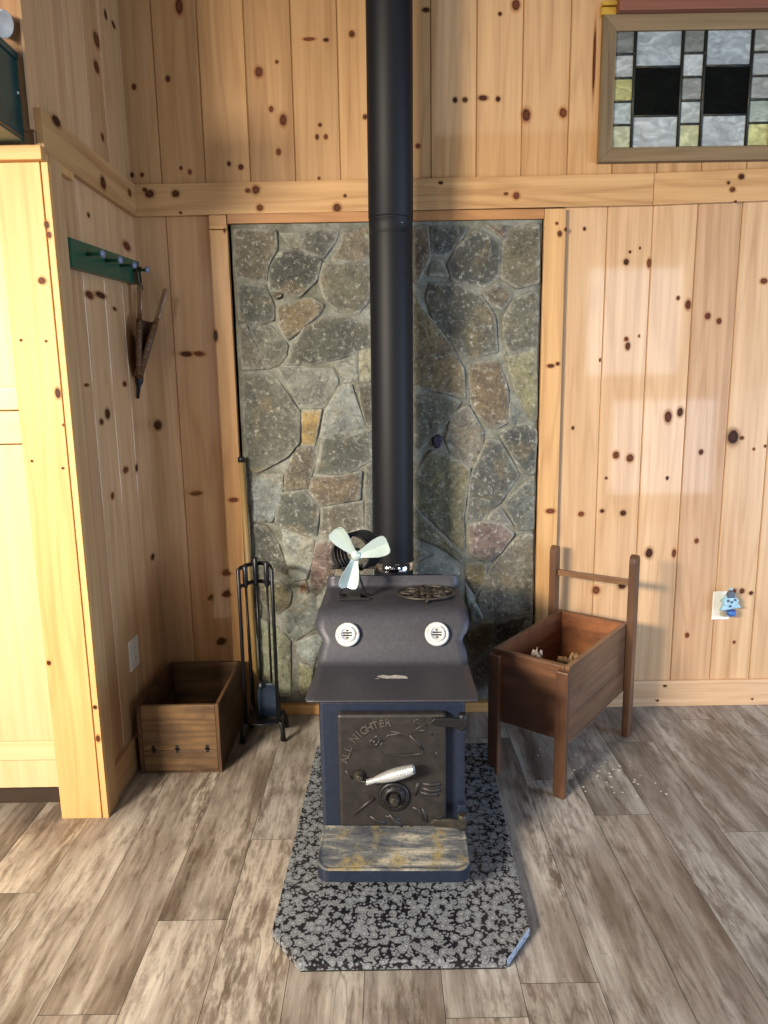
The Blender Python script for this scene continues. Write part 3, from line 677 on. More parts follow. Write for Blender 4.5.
bm = newbm(); lathe(bm, [(.031, -.003), (.034, .003), (.034, .010), (.029, .012), (.026, .006), (.002, .004)], cc, ax, 28); obj('rim', bm, 'plastic_white', sp)
bm = newbm(); lathe(bm, [(.03, 0), (.03, .008), (.008, .012), (.008, .05)], (-1.082, -.8155, 2.470), (0, -1, 0), 20); obj('base', bm, 'plastic_grey', sp)

# ------------------------------------------------------------------ hearth slab
bm = newbm()
slab = [(-.285, -.38), (-.317, -1.360), (-.233, -1.466), (.292, -1.466), (.370, -1.362), (.404, -.38)]
prism(bm, slab, .006, .031)
for f in bm.faces:
    c = f.calc_center_median()
    if .30 < c.x < .36 and c.y < -1.42 and abs(f.normal.z) < .5: f.material_index = 1
bm.normal_update()
for f in bm.faces:
    c = f.calc_center_median()
    if abs(f.normal.z) < .5 and f.normal.x > .3 and f.normal.y < -.3: f.material_index = 1
o = obj('hearth_slab', bm, ['granite', 'granite_edge'], bevel=.003)
tag(o, 'grey and black speckled granite hearth slab with clipped corners under the stove', 'hearth slab')
bm = newbm(); prism(bm, [(x * .985 + .001, y * .997 - .0) for x, y in slab], 0, .0055); o = obj('backing_board', bm, 'void', o)

# ------------------------------------------------------------------ wood stove
ST = thing('wood_stove', 'black steel step-top wood stove standing on the granite slab', 'stove', (.0135, -1.11, .031), R(-1.4))
Z = -.031
def sobj(name, bm, mats, parent=None, **k):
    bm.transform(Matrix.Translation((0, 0, Z))); return obj(name, bm, mats, parent or ST, local=True, **k)
bm = newbm()
box(bm, (-.2125, 0, .096), (.2125, .90, .566)); box(bm, (-.2100, .345, .5665), (.2100, .92, .690))
sobj('firebox', bm, 'stove_body', bevel=.012)
bm = newbm()
for sx in (-1, 1): box(bm, (sx * .17 - .02, .05, .0315), (sx * .17 + .02, .66, .0955))
sobj('runner', bm, 'stove_body', bevel=.004)
# step-top shroud: a bent sheet with scalloped sides
prof = [(.566, .784, .2290), (.566, .781, .2345), (.565, .774, .2370), (.564, .757, .2385), (.560, .747, .2395), (.552, .7435, .240), (.45, .743, .240), (.375, .742, .240), (.350, .740, .2410),
        (.334, .735, .2430), (.322, .727, .2460), (.312, .716, .2490), (.304, .705, .2505), (.297, .694, .2500), (.290, .683, .2470), (.283, .672, .2410), (.276, .660, .2310), (.271, .652, .2270), (.266, .643, .2285),
        (.260, .632, .2345), (.253, .620, .2385), (.245, .607, .2400), (.237, .595, .2405), (.229, .587, .2410), (.215, .584, .2415), (.14, .5835, .2435), (.05, .583, .2455), (-.010, .582, .2470), (-.022, .5815, .2460), (-.029, .581, .2430), (-.032, .5805, .2380)]
prof = [(y, z - .007 + (.004 if y < .1 else .002 if y > .56 else 0), hw) for y, z, hw in prof]
bm = newbm(); rows = []
for y, z, hw in prof: rows.append([bm.verts.new((hw * (i / 8 - 1), y, z)) for i in range(17)])
for A, B in zip(rows, rows[1:]):
    for i in range(16): face(bm, [A[i], B[i], B[i + 1], A[i + 1]], None, (1, 1, 1), 0, True)
shroud = sobj('step_top', bm, 'stove_top', label='bent steel top with scalloped sides')
md = shroud.modifiers.new('thick', 'SOLIDIFY'); md.thickness = .005
md.offset = -1 if sum(p.normal.z for p in shroud.data.polygons) > 0 else 1
# pale ash scrape on the lower shelf
bm = newbm()
for (cx, cy, rx, ry, n) in ((.002, .13, .045, .020, 14), (.020, .10, .05, .005, 12), (-.035, .12, .02, .006, 8)):
    ring = [bm.verts.new((cx + rx * math.cos(a) * (1 + .45 * noise.noise((a * 2, cx * 40, 1))), cy + ry * math.sin(a) * (1 + .6 * noise.noise((a * 3, 5, cy * 9))), .5772)) for a in [2 * math.pi * i / n for i in range(n)]]
    face(bm, ring)
sobj('ash_smear', bm, 'ashcol', label='pale ash smear on the lower shelf')
# door
bm = newbm(); box(bm, (-.156, -.034, .183), (.155, -.002, .537)); door = sobj('door', bm, 'stove_door', bevel=.009, label='rust brown cast iron door')
yf = -.0335
bm = newbm()
def stroke(pts, r=.004):
    tube(bm, [(x, yf + .0008, z) for x, z in pts], r, 6)
# raised picture on the door: outlines read from the casting
def zc(px, pz): return ((px - 340) / 548 * .311, .537 - (pz - 68) / 560 * .354)
for L, r_ in (([(290, 200), (320, 170), (390, 160), (440, 175), (495, 235), (490, 262), (400, 272), (330, 270), (295, 250), (280, 225), (290, 200)], .0035),
              ([(428, 168), (465, 205), (495, 238)], .005), ([(470, 150), (510, 145), (545, 165)], .004), ([(430, 165), (480, 130), (520, 120)], .003), ([(330, 150), (390, 160), (430, 168)], .003),
              ([(140, 560), (190, 520), (245, 478)], .006), ([(220, 570), (260, 600), (300, 605)], .006), ([(320, 560), (350, 600), (390, 620)], .007), ([(300, 570), (340, 585), (380, 590)], .004),
              ([(440, 525), (470, 540), (500, 590)], .006), ([(490, 530), (505, 565), (510, 600)], .006), ([(530, 600), (560, 585), (590, 572)], .005),
              ([(472, 400), (462, 430), (450, 465)], .007), ([(490, 408), (535, 415), (580, 408)], .006), ([(490, 430), (535, 445), (580, 438)], .006), ([(480, 452), (520, 462), (570, 462)], .006),
              ([(245, 185), (270, 170), (280, 190), (265, 215), (235, 220), (228, 200), (245, 185)], .005), ([(240, 205), (262, 195)], .006), ([(250, 225), (272, 205)], .005),
              ([(455, 95), (475, 92), (485, 110), (465, 122), (450, 110), (455, 95)], .003), ([(100, 340), (120, 370), (135, 380)], .004), ([(560, 250), (575, 280), (590, 270)], .003)):
    stroke([zc(*p) for p in L], r_)
lo_ = [(-.150, .189), (.149, .189), (.149, .531), (-.150, .531)]
sobj('raised_pattern', bm, 'stove_door', door)
# lettering on an arc
bmt = newbm()
cxA, czA = zc(333, 318); RA = .134
word = 'ALL NIGHTER'; a0, a1 = 172, 93
for i, ch in enumerate(word):
    if ch == ' ': continue
    ang = R(a0 + (a1 - a0) * i / (len(word) - 1))
    cu = bpy.data.curves.new('letter', 'FONT'); cu.body = ch; cu.size = .031; cu.extrude = .0022; cu.align_x = 'CENTER'; cu.bevel_depth = .0006
    ob = bpy.data.objects.new('letter', cu); C.objects.link(ob); bpy.context.view_layer.update()
    me = bpy.data.meshes.new_from_object(ob.evaluated_get(bpy.context.evaluated_depsgraph_get()))
    tb_ = bmesh.new(); tb_.from_mesh(me)
    p = Vector((cxA + RA * math.cos(ang), yf - .0008, czA + RA * math.sin(ang)))
    mt = Matrix.Translation(p) @ Matrix.Rotation(-(ang - math.pi / 2), 4, 'Y') @ Matrix.Rotation(math.pi / 2, 4, 'X') @ Matrix.Translation((0, -.011, 0))
    tb_.transform(mt)
    vm = {v: bmt.verts.new(v.co) for v in tb_.verts}
    for f in tb_.faces: face(bmt, [vm[v] for v in f.verts])
    tb_.free(); bpy.data.objects.remove(ob); bpy.data.curves.remove(cu); bpy.data.meshes.remove(me)
sobj('lettering', bmt, 'letter_iron', door, label='raised letters ALL NIGHTER')
# hinges
for z_, zz in ((.512, 1), (.197, -1)):
    bm = newbm()
    prism(bm, [(.105, .004), (.120, .018), (.165, .018), (.200, .014), (.212, .004), (.212, -.012), (.200, -.014), (.165, -.010), (.120, -.006)], -.046, -.0345, Matrix.Translation((0, 0, z_)) @ Matrix(((1, 0, 0, 0), (0, 0, 1, 0), (0, 1, 0, 0), (0, 0, 0, 1))))
    lathe(bm, [(.012, -.024), (.014, -.02), (.014, .02), (.011, .026)], (.201, -.030, z_), (0, 0, 1), 18)
    sobj('hinge', bm, 'rim_iron' if zz < 0 else 'cast', bevel=.003)
bm = newbm(); box(bm, (.188, -.024, .2245), (.214, .001, .246)); sobj('hinge_bracket', bm, 'stove_body', bevel=.003)
bm = newbm(); box(bm, (.188, -.024, .470), (.214, .001, .4868)); sobj('hinge_bracket', bm, 'stove_body', bevel=.003)
# latch handle with spring grip
px_, pz_ = zc(172, 362)
bm = newbm(); lathe(bm, [(.016, 0), (.016, -.008), (.011, -.012), (.011, -.022), (.008, -.026)], (px_, yf, pz_), (0, 1, 0), 20)
lt = sobj('latch', bm, 'rim_iron', door)
A = Vector((px_ + .002, yf - .020, pz_ - .010)); B = Vector((px_ + .022, yf - .028, pz_ - .008)); e = zc(447, 290); Ee = Vector((e[0], yf - .05, e[1]))
bm = newbm(); tube(bm, [(px_, yf - .016, pz_ - .004), A, B, Ee], .0042, 10); sobj('rod', bm, 'cast', lt)
bm = newbm(); d = (Ee - B); L = d.length; u, w_ = frame_of(d); d = d.normalized(); pts = []; rr = []
turns = 34
for i in range(turns * 12 + 1):
    s = i / (turns * 12); env = .0065 + .0095 * max(0, math.sin(math.pi * min(1, max(0, (s - .18) / .95)))) ** .8
    a = 2 * math.pi * turns * s
    pts.append(B + d * (L * s) + (u * math.cos(a) + w_ * math.sin(a)) * env)
tube(bm, pts, .0024, 6); sobj('spring_grip', bm, 'spring', lt, label='shiny coiled spring grip')
# air dial
dx, dz = zc(345, 468)
bm = newbm(); lathe(bm, [(.046, 0), (.046, -.008), (.040, -.012), (.036, -.010), (.031, -.010), (.029, -.016), (.021, -.018), (.020, -.012), (.003, -.012)], (dx, yf, dz), (0, 1, 0), 40)
for a in (20, 110, 200, 290): tube(bm, [(dx + .033 * math.cos(R(a + k)), yf - .012, dz + .033 * math.sin(R(a + k))) for k in range(0, 50, 8)], .0028, 6)
dial = sobj('air_dial', bm, 'cast', door)
bm = newbm(); lathe(bm, [(.017, -.010), (.017, -.022), (.013, -.034), (.006, -.036)], (dx + .002, yf, dz), (0, 1, 0), 6); sobj('knob', bm, 'rim_iron', dial, bevel=.001)
# vent discs on the step face
fn = Vector((0, -.86, .50)).normalized()
for sx in (-.1445, .1445):
    c = Vector((sx, .2790, .659)) + fn * .001
    bm = newbm()
    lathe(bm, [(.028, 0), (.038, .006), (.0395, .013), (.037, .018), (.032, .020), (.030, .015), (.027, .015), (.026, .022), (.0225, .026), (.0195, .024), (.019, .020), (.002, .020)], c, fn, 40)
    vent = sobj('air_vent', bm, 'white_enamel', label='white enamel air vent disc')
    bm = newbm(); t1 = Vector((1, 0, 0)); t2 = fn.cross(t1).normalized()
    for off, hw in ((-.0115, .004), (-.004, .0145), (.004, .0145), (.0115, .004)):
        q = c + fn * .0206 + t2 * off
        vs = [bm.verts.new(q + t1 * a * hw + t2 * b * .0026) for a, b in ((-1, -1), (1, -1), (1, 1), (-1, 1))]; face(bm, vs)
    sobj('slot', bm, 'slot', vent)
# ash ledge
def arc_pts(cx, cy, r, a0, a1, n=6): return [(cx + r * math.cos(R(a0 + (a1 - a0) * i / n)), cy + r * math.sin(R(a0 + (a1 - a0) * i / n))) for i in range(n + 1)]
out = [(.212, -.002)] + arc_pts(.180, -.112, .036, 0, -90) + arc_pts(-.180, -.112, .036, -90, -180)[0:] + [(-.212, -.002)]
bm = newbm(); n = len(out)
ztop = lambda y: .168 + y * .24
L0 = [bm.verts.new((x, y, .090)) for x, y in out]; L1 = [bm.verts.new((x, y, ztop(y) - .006)) for x, y in out]
L2 = [bm.verts.new((x * .985, y * .985, ztop(y))) for x, y in out]; L3 = [bm.verts.new((x * .95, y * .93, ztop(y) - .003)) for x, y in out]
face(bm, list(reversed(L0)))
for A_, B_, mi in ((L0, L1, 0), (L1, L2, 1), (L2, L3, 1)):
    for i in range(n): face(bm, [A_[i], A_[(i + 1) % n], B_[(i + 1) % n], B_[i]], None, (1, 1, 1), mi)
face(bm, L3, None, (1, 1, 1), 1)
sobj('ash_ledge', bm, ['stove_body', 'ash_iron'], bevel=.002, label='ash stained front ledge')

# ------------------------------------------------------------------ stove pipe
PX, PY = .0345, -.288
pp = thing('stove_pipe', 'matte black stove pipe rising from the stove past the trim', 'stove pipe', (PX, PY, .762))
PXt = .0465
def pxy(z): return PX + (z - .76) * .0058
bm = newbm()
lathe(bm, [(.0835, 0), (.0835, .030), (.0820, .031)], (pxy(.765), PY, .7440), (0, 0, 1), 48, cap=False); obj('collar', bm, 'chrome', pp, label='polished chrome collar')
bm = newbm(); Hs = 1.29
rings = [[(pxy(z) + r * math.cos(a), PY + r * math.sin(a), z) for a in [2 * math.pi * i / 56 for i in range(56)]] for r, z in ((.0800, .7925), (.0800, 2.035))]
def ringtube(bm, spec):
    rs = [[bm.verts.new((pxy(z) + r * math.cos(a), PY + r * math.sin(a), z)) for a in [2 * math.pi * i / 56 for i in range(56)]] for r, z in spec]
    for A_, B_ in zip(rs, rs[1:]):
        for j in range(56): face(bm, [A_[j], A_[(j + 1) % 56], B_[(j + 1) % 56], B_[j]], None, (1, 1, 1), 0, True)
ringtube(bm, [(.078, .6905), (.078, .7500), (.0800, .7742), (.0800, 2.060)]); obj('lower_section', bm, 'pipe', pp)
bm = newbm(); ringtube(bm, [(.0803, 1.995), (.0806, 1.996), (.0806, 1.999), (.0803, 2.000), (.0803, 2.048), (.0812, 2.049), (.0812, 2.055), (.0803, 2.056)]); obj('joint_band', bm, 'pipe', pp)
bm = newbm(); ringtube(bm, [(.0800, 2.056), (.0822, 2.0600), (.0822, 3.35)]); obj('upper_section', bm, 'pipe', pp)
bm = newbm()
for a, z_ in ((-62, 2.03),): lathe(bm, [(.0035, .0), (.0035, .0025), (.001, .0035)], (pxy(z_) + .0803 * math.cos(R(a)), PY + .0803 * math.sin(R(a)), z_), (math.cos(R(a)), math.sin(R(a)), 0), 10)
obj('screw', bm, 'chrome', pp)
bm = newbm(); lathe(bm, [(.0035, 0), (.0035, .003), (.001, .004)], (pxy(.78), PY - .083, .759), (0, -1, 0), 10); obj('screw', bm, 'chrome', pp)

# ------------------------------------------------------------------ trivet on the stove
TV = Vector((.139, -.668, .7400))
tv = thing('trivet', 'round black iron trivet on the stove top', 'trivet', TV)
bm = newbm(); NB = 48
tube(bm, [(TV.x + .098 * math.cos(a), TV.y + .080 * math.sin(a), TV.z + .012) for a in [2 * math.pi * i / NB for i in range(NB)]], .0042, 8, True); obj('rim', bm, 'rim_iron', tv)
bm = newbm()
tube(bm, [(TV.x + .03 * math.cos(a), TV.y + .024 * math.sin(a), TV.z + .012) for a in [2 * math.pi * i / 24 for i in range(24)]], .0035, 6, True)
lathe(bm, [(.020, .0085), (.020, .0150), (.004, .0165)], TV, (0, 0, 1), 20)
for k in range(8):
    a = 2 * math.pi * k / 8
    P = lambda r, da: (TV.x + r * math.cos(a + da), TV.y + r * .82 * math.sin(a + da), TV.z + .012)
    tube(bm, [P(.03, 0), P(.045, .25), P(.062, .28), P(.078, .12), P(.097, 0)], .0036, 6); tube(bm, [P(.03, 0), P(.045, -.25), P(.062, -.28), P(.078, -.12), P(.097, 0)], .0036, 6)
    tube(bm, [P(.045, .25), P(.052, .1), P(.06, 0), P(.066, .12), P(.060, .2)], .0028, 6)
obj('scrollwork', bm, 'rim_iron', tv)
for k in range(3):
    a = 2 * math.pi * k / 3 - .5 * math.pi
    bm = newbm(); lathe(bm, [(.005, -.0035), (.006, .004), (.007, .010)], TV + Vector((.092 * math.cos(a), .075 * math.sin(a), 0)), (0, 0, 1), 12); obj('foot', bm, 'rim_iron', tv)

# ------------------------------------------------------------------ stove fan
FV = Vector((-.112, -.672, .7365)); hub = Vector((-.096, -.712, .897))
fan = thing('stove_fan', 'silver three-bladed heat fan with black fins on the stove top', 'fan', FV)
bm = newbm()
box(bm, (-.160, -.700, .7368), (-.052, -.688, .744)); box(bm, (-.160, -.652, .7368), (-.052, -.640, .744)); box(bm, (-.125, -.700, .744), (-.085, -.640, .750))
obj('foot', bm, 'cast', fan, bevel=.002)
bm = newbm()
for sx in (-1, 1): tube(bm, [(FV.x + sx * .046, -.670, .746), (FV.x + sx * .028, -.670, .80), (FV.x + sx * .016, -.670, .842)], .0065, 8, sx=1.6, sy=.6)
box(bm, (FV.x - .034, -.690, .838), (FV.x + .034, -.648, .852))
obj('stem', bm, 'cast', fan, bevel=.002)
for k in range(5):
    y_ = -.694 + k * .013; ox = .010 * (k - 1); bm = newbm()
    pts = [(FV.x + .008 + ox + .062 * math.cos(R(a)) * 1.0, y_, .900 + .066 * math.sin(R(a))) for a in range(-58, 239, 9)]
    tube(bm, pts, .0048, 6, sx=.5, sy=1.2)
    obj('heat_fin', bm, 'cast', fan)
bm = newbm(); box(bm, (FV.x - .070, -.682, .842), (FV.x + .078, -.654, .850)); obj('fin_plate', bm, 'cast', fan, bevel=.002)
bm = newbm(); lathe(bm, [(.018, .03), (.018, .0), (.012, -.012)], (hub.x, hub.y + .018, hub.z), (0, 1, 0), 24); obj('motor', bm, 'black_iron', fan)
for k, ang in enumerate((127, 21, 253)):
    bm = newbm(); d = Vector((math.cos(R(ang)), 0, math.sin(R(ang)))); s = Vector((-d.z, 0, d.x)); f = Vector((0, -1, 0))
    prof = [(.006, .010, .010), (.024, .014, .014), (.045, .020, .022), (.070, .027, .030), (.088, .030, .033), (.102, .030, .033), (.111, .026, .029), (.115, .016, .018)]
    rows = []
    for r_, wl, wr in prof:
        row = []
        for i in range(7):
            q = i / 6 * 2 - 1; w__ = wl if q < 0 else wr
            tw = .026 * min(1, r_ / .06)
            row.append(bm.verts.new(hub + d * r_ + s * (q * w__) + f * (.002 + (-tw * 1.0 * q if q < 0 else tw * .25 * q))))
        rows.append(row)
    for A_, B_ in zip(rows, rows[1:]):
        for i in range(6): face(bm, [A_[i], A_[i + 1], B_[i + 1], B_[i]], None, (1, 1, 1), 0, False)
    o = obj('blade', bm, 'alu', fan); md = o.modifiers.new('thick', 'SOLIDIFY'); md.thickness = .0015
bm = newbm(); lathe(bm, [(.017, .004), (.017, -.006), (.012, -.012), (.004, -.015)], hub, (0, 1, 0), 24); obj('hub', bm, 'alu', fan)

# ------------------------------------------------------------------ fire tools
SC = Vector((-.518, -.285, 0))
fs = thing('fire_tool_stand', 'black iron fireplace tool stand between the crate and the stone', 'fire tool stand', (SC.x, SC.y, 0))
LP, RP = Vector((-.584, -.300, 0)), Vector((-.451, -.298, 0))
for p in (LP, RP):
    bm = newbm(); tube(bm, [(p.x, p.y, .098), (p.x, p.y, .748), (p.x, p.y, .752)], [.0075, .0075, .004], 10); obj('upright', bm, 'black_iron', fs)
def arcp(z, y_b=.095, ext=0): return [(SC.x - .0665 * math.cos(R(a)), -.299 + y_b * math.sin(R(a)), z + .004 * math.sin(R(a))) for a in range(0, 181, 12)]
for z_ in (.744, .668):
    bm = newbm(); tube(bm, arcp(z_), .0070, 8, sx=.6, sy=1.25); obj('holding_bar', bm, 'black_iron', fs)
bm = newbm()
pl = [(SC.x + .085 * math.cos(a), -.262 + .062 * math.sin(a)) for a in [2 * math.pi * i / 32 for i in range(32)]]
prism(bm, pl, .088, .097)
obj('base_plate', bm, 'black_iron', fs, bevel=.002)
for ex, ey, sx_, sy_ in ((-.436, -.292, -.462, -.285), (-.600, -.306, -.576, -.285), (-.440, -.172, -.47, -.225), (-.590, -.172, -.57, -.225)):
    bm = newbm(); tube(bm, [(sx_, sy_, .090), (sx_ + (ex - sx_) * .75, sy_ + (ey - sy_) * .75, .086), (ex, ey, .055), (ex + (ex - sx_) * .05, ey, .008)], [.008, .009, .010, .012], 8); obj('leg', bm, 'black_iron', fs)
def tool(kind, label, x, y, ztop, zrod):
    y -= .0
    t_ = thing(kind, label, 'fireplace tool', (x, y, ztop), 0, 'fireplace tools on the stand')
    bm = newbm(); tube(bm, [(x, y, .665), (x, y, .676), (x, y, ztop - .006), (x, y, ztop)], [.007, .0105, .0105, .006], 12); obj('handle', bm, 'black_iron', t_)
    bm = newbm(); tube(bm, [(x, y, .6645), (x, y, zrod)], .0048, 8); obj('rod', bm, 'black_iron', t_)
    return t_
t1_ = tool('fire_poker', 'black poker hanging leftmost on the tool stand', -.562, -.272, .757, .17)
bm = newbm(); tube(bm, [(-.562, -.272, .171), (-.562, -.272, .135), (-.562, -.292, .118), (-.562, -.308, .130)], [.0052, .0055, .005, .003], 8); obj('hook', bm, 'black_iron', t1_)
t2_ = tool('fire_brush', 'black hearth brush hanging in the middle of the tool stand', -.5265, -.236, .782, .25)
bm = newbm(); lathe(bm, [(.012, .0), (.018, -.02), (.020, -.05), (.026, -.14)], (-.5265, -.236, .249), (0, 0, 1), 18); obj('bristle_head', bm, 'black_iron', t2_)
t3_ = tool('ash_shovel', 'ash shovel with blue-grey pan hanging rightmost on the tool stand', -.478, -.262, .770, .252)
bm = newbm(); rows = []
for zz, hw, dp in ((.252, .020, 0), (.243, .034, .002), (.228, .043, .006), (.195, .046, .009), (.150, .047, .011), (.104, .047, .010)):
    row = []
    for i in range(9):
        q = i / 4 - 1; lip = .018 * max(0, abs(q) - .7) / .3
        row.append(bm.verts.new((-.489 + q * hw, -.272 + dp - lip - .002, zz)))
    rows.append(row)
for A_, B_ in zip(rows, rows[1:]):
    for i in range(8): face(bm, [A_[i], A_[i + 1], B_[i + 1], B_[i]], None, (1, 1, 1), 0, True)
o = obj('pan', bm, 'pan', t3_, label='dented blue-grey pan'); md = o.modifiers.new('thick', 'SOLIDIFY'); md.thickness = .002
md.offset = 0

# pole leaning by the stone edge
bm = newbm(); tube(bm, [(-.578, -.068, .001), (-.597, -.058, 1.150)], .0125, 12)
pl_ = obj('wooden_pole', bm, 'pole'); tag(pl_, 'slim tan wooden pole leaning against the left edge of the stone', 'pole')
bm = newbm(); tube(bm, [(-.5970, -.058, 1.1505), (-.5973, -.0578, 1.168), (-.5973, -.0578, 1.175)], [.0145, .0145, .009], 12); obj('cap', bm, 'cast', pl_, label='dark cap')

# ------------------------------------------------------------------ wooden crate
cr = thing('wooden_crate', 'dark open wooden crate on the floor in the left corner', 'crate', (-.795, -.31, 0))
CX0, CX1, CY0, CY1, CH = -.952, -.639, -.520, -.085, .280
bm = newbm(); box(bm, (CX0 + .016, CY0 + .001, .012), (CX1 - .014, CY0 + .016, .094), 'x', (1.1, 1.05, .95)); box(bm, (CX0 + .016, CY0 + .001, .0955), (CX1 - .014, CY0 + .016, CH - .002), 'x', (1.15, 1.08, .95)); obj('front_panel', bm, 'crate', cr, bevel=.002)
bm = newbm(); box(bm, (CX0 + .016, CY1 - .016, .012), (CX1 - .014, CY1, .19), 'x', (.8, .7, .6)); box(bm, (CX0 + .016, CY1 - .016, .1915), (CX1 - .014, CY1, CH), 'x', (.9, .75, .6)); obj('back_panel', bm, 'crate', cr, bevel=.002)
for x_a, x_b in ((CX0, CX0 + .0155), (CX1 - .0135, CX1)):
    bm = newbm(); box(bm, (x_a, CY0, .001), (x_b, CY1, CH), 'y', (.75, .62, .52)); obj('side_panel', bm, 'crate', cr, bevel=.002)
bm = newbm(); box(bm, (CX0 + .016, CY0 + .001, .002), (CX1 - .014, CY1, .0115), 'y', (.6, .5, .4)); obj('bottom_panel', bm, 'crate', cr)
for x_ in (-.895, -.805, -.690):
    bm = newbm(); box(bm, (x_ - .006, CY0 - .0012, .086), (x_ + .004, CY0 + .0008, .116)); box(bm, (x_ - .010, CY0 - .0012, .098), (x_ + .009, CY0 + .0008, .104)); obj('iron_staple', bm, 'slot', cr)

# ------------------------------------------------------------------ kindling box on legs
KB = thing('kindling_box', 'old wooden box on four legs with raised back posts and rail, right of the stove', 'kindling box', (.695, -.3965, 0), R(51.4))
# local x: along the long side towards the back, local y: across (positive = towards the stove side)
HL, HWd, Zt, Zb = .288, .150, .487, .205
def kobj(name, bm, mat, **k): return obj(name, bm, mat, KB, local=True, **k)
for s in (-1, 1):
    bm = newbm()
    for z0_, z1_, tt in ((Zb, Zb + .095, (.95, .9, .85)), (Zb + .0955, Zb + .185, 1.05), (Zb + .1855, Zt, (1.1, 1.05, .95))):
        if isinstance(tt, float): tt = (tt,) * 3
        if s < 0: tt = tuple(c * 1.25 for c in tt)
        box(bm, (-HL, s * HWd - (.017 if s > 0 else 0), z0_), (HL, s * HWd + (.017 if s < 0 else 0), z1_), 'x', tt)
    kobj('side_panel', bm, 'oldbox' if s < 0 else 'oldbox_in', bevel=.002)
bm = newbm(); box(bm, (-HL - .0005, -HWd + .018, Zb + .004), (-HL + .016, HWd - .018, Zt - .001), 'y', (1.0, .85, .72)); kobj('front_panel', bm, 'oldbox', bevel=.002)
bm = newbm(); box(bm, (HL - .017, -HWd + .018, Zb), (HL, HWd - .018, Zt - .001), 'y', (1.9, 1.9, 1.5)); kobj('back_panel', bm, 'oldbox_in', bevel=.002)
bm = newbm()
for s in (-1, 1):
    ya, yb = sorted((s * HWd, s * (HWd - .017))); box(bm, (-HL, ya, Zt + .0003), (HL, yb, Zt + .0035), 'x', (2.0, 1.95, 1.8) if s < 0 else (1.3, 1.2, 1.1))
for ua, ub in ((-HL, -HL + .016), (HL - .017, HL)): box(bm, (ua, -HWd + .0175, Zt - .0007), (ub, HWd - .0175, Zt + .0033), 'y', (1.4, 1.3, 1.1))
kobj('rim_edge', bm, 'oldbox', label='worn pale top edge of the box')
bm = newbm(); box(bm, (-HL + .004, -HWd - .0012, Zb - .0035), (HL - .004, -HWd + .010, Zb - .0005), 'x', (2.2, 2.3, 2.4)); kobj('bottom_edge', bm, 'oldbox', label='pale bottom edge')  # strip paler than the side panel above it
bm = newbm(); box(bm, (-HL + .017, -HWd + .018, Zb + .002), (HL - .018, HWd - .018, Zb + .014), 'x', (.8, .7, .6)); kobj('bottom_panel', bm, 'oldbox_in')
for s in (-1, 1):   # front legs: a board across the front corner
    bm = newbm(); y0_, y1_ = sorted((s * (HWd - .038), s * (HWd + .006)))
    box(bm, (-HL - .026, y0_, .0), (-HL - .001, y1_, Zt - .012), 'z', (1.1, .95, .8)); kobj('leg', bm, 'oldbox', bevel=.004)
for s in (-1, 1):   # back posts: outside the long sides, rounded tops
    bm = newbm(); y0_ = s * (HWd + .0005); y1_ = s * (HWd + .030); xa, xb = (HL - .028, HL + .018) if s < 0 else (HL - .052, HL - .006)
    pts = [(xa, 0), (xb, 0), (xb, .745)] + [(xa + (xb - xa) * (.5 + .5 * math.cos(R(a))), .755 + .023 * math.sin(R(a))) for a in (20, 50, 90, 130, 160)] + [(xa, .745)]
    mt = Matrix(((1, 0, 0, 0), (0, 0, 1, 0), (0, 1, 0, 0), (0, 0, 0, 1)))
    prism(bm, pts, min(y0_, y1_), max(y0_, y1_), mt, tint=(1.0, .88, .8)); kobj('back_post', bm, 'oldbox', bevel=.003)
bm = newbm(); hexa(bm, [(x + (0 if y < 0 else -.018), y, z) for z in (.648, .672) for y in (-HWd, HWd) for x in (HL - .014, HL + .004)], 'y', (1.5, 1.4, 1.1)); kobj('rail', bm, 'oldbox', bevel=.002)
def crumple(name, label, cat, c, rad, sq, mat, seed, amp=.45):
    bm = newbm(); bmesh.ops.create_icosphere(bm, subdivisions=4, radius=1)
    for v in bm.verts:
        n_ = v.co.normalized(); q = noise.noise(n_ * 2.3 + Vector((seed, 0, 0))); q2 = abs(noise.noise(n_ * 5.1 + Vector((0, seed, 0))))
        v.co = Vector(c) + Vector((n_.x * sq[0], n_.y * sq[1], n_.z * sq[2])) * rad * (1 + amp * q - .5 * q2)
    o = obj(name, bm, mat, smooth=False); tag(o, label, cat); return o
KMw = PM['kindling_box']
w1 = KMw @ Vector((-.150, .040, .362)); w2 = KMw @ Vector((.0, -.040, .325)); w3 = KMw @ Vector((-.04, .02, .27))
crumple('crumpled_plastic', 'crinkled clear plastic bundle inside the kindling box by its left side', 'plastic', w1, .044, (.9, .9, 2.3), 'plasticfilm', 3.3)
crumple('brown_paper', 'crumpled brown paper inside the kindling box along its right side', 'paper', w2, .056, (1.25, .95, 1.75), 'kraft', 8.1, .3)

# ------------------------------------------------------------------ peg rack and bellows on the left wall
pr = thing('peg_rack', 'green painted peg rack with four pegs on the left wall', 'peg rack', (XL, -.39, 1.90))
bm = newbm()
def rz_(y): return 1.882 + (y + .71) * .053
X0r, X1r = XL + .001, XL + .034
hexa(bm, [(x, y, rz_(y) + s * .0445) for s in (-1, 1) for y in (-.7045, -.070) for x in (X0r, X1r)], 'y'); obj('board', bm, 'green', pr, bevel=.003)
for y_ in (-.590, -.430, -.288, -.140):
    z_ = 1.896 + (y_ + .59) * .046
    bm = newbm(); lathe(bm, [(.006, .0), (.0055, .040), (.008, .044)], (X1r + .0005, y_, z_), (1, 0, .02), 12); pg = obj('peg', bm, 'green', pr)
    bm = newbm(); lathe(bm, [(.008, .0445), (.013, .048), (.013, .054), (.009, .058)], (X1r + .0005, y_, z_), (1, 0, .02), 16); obj('peg_end', bm, 'peg', pg)
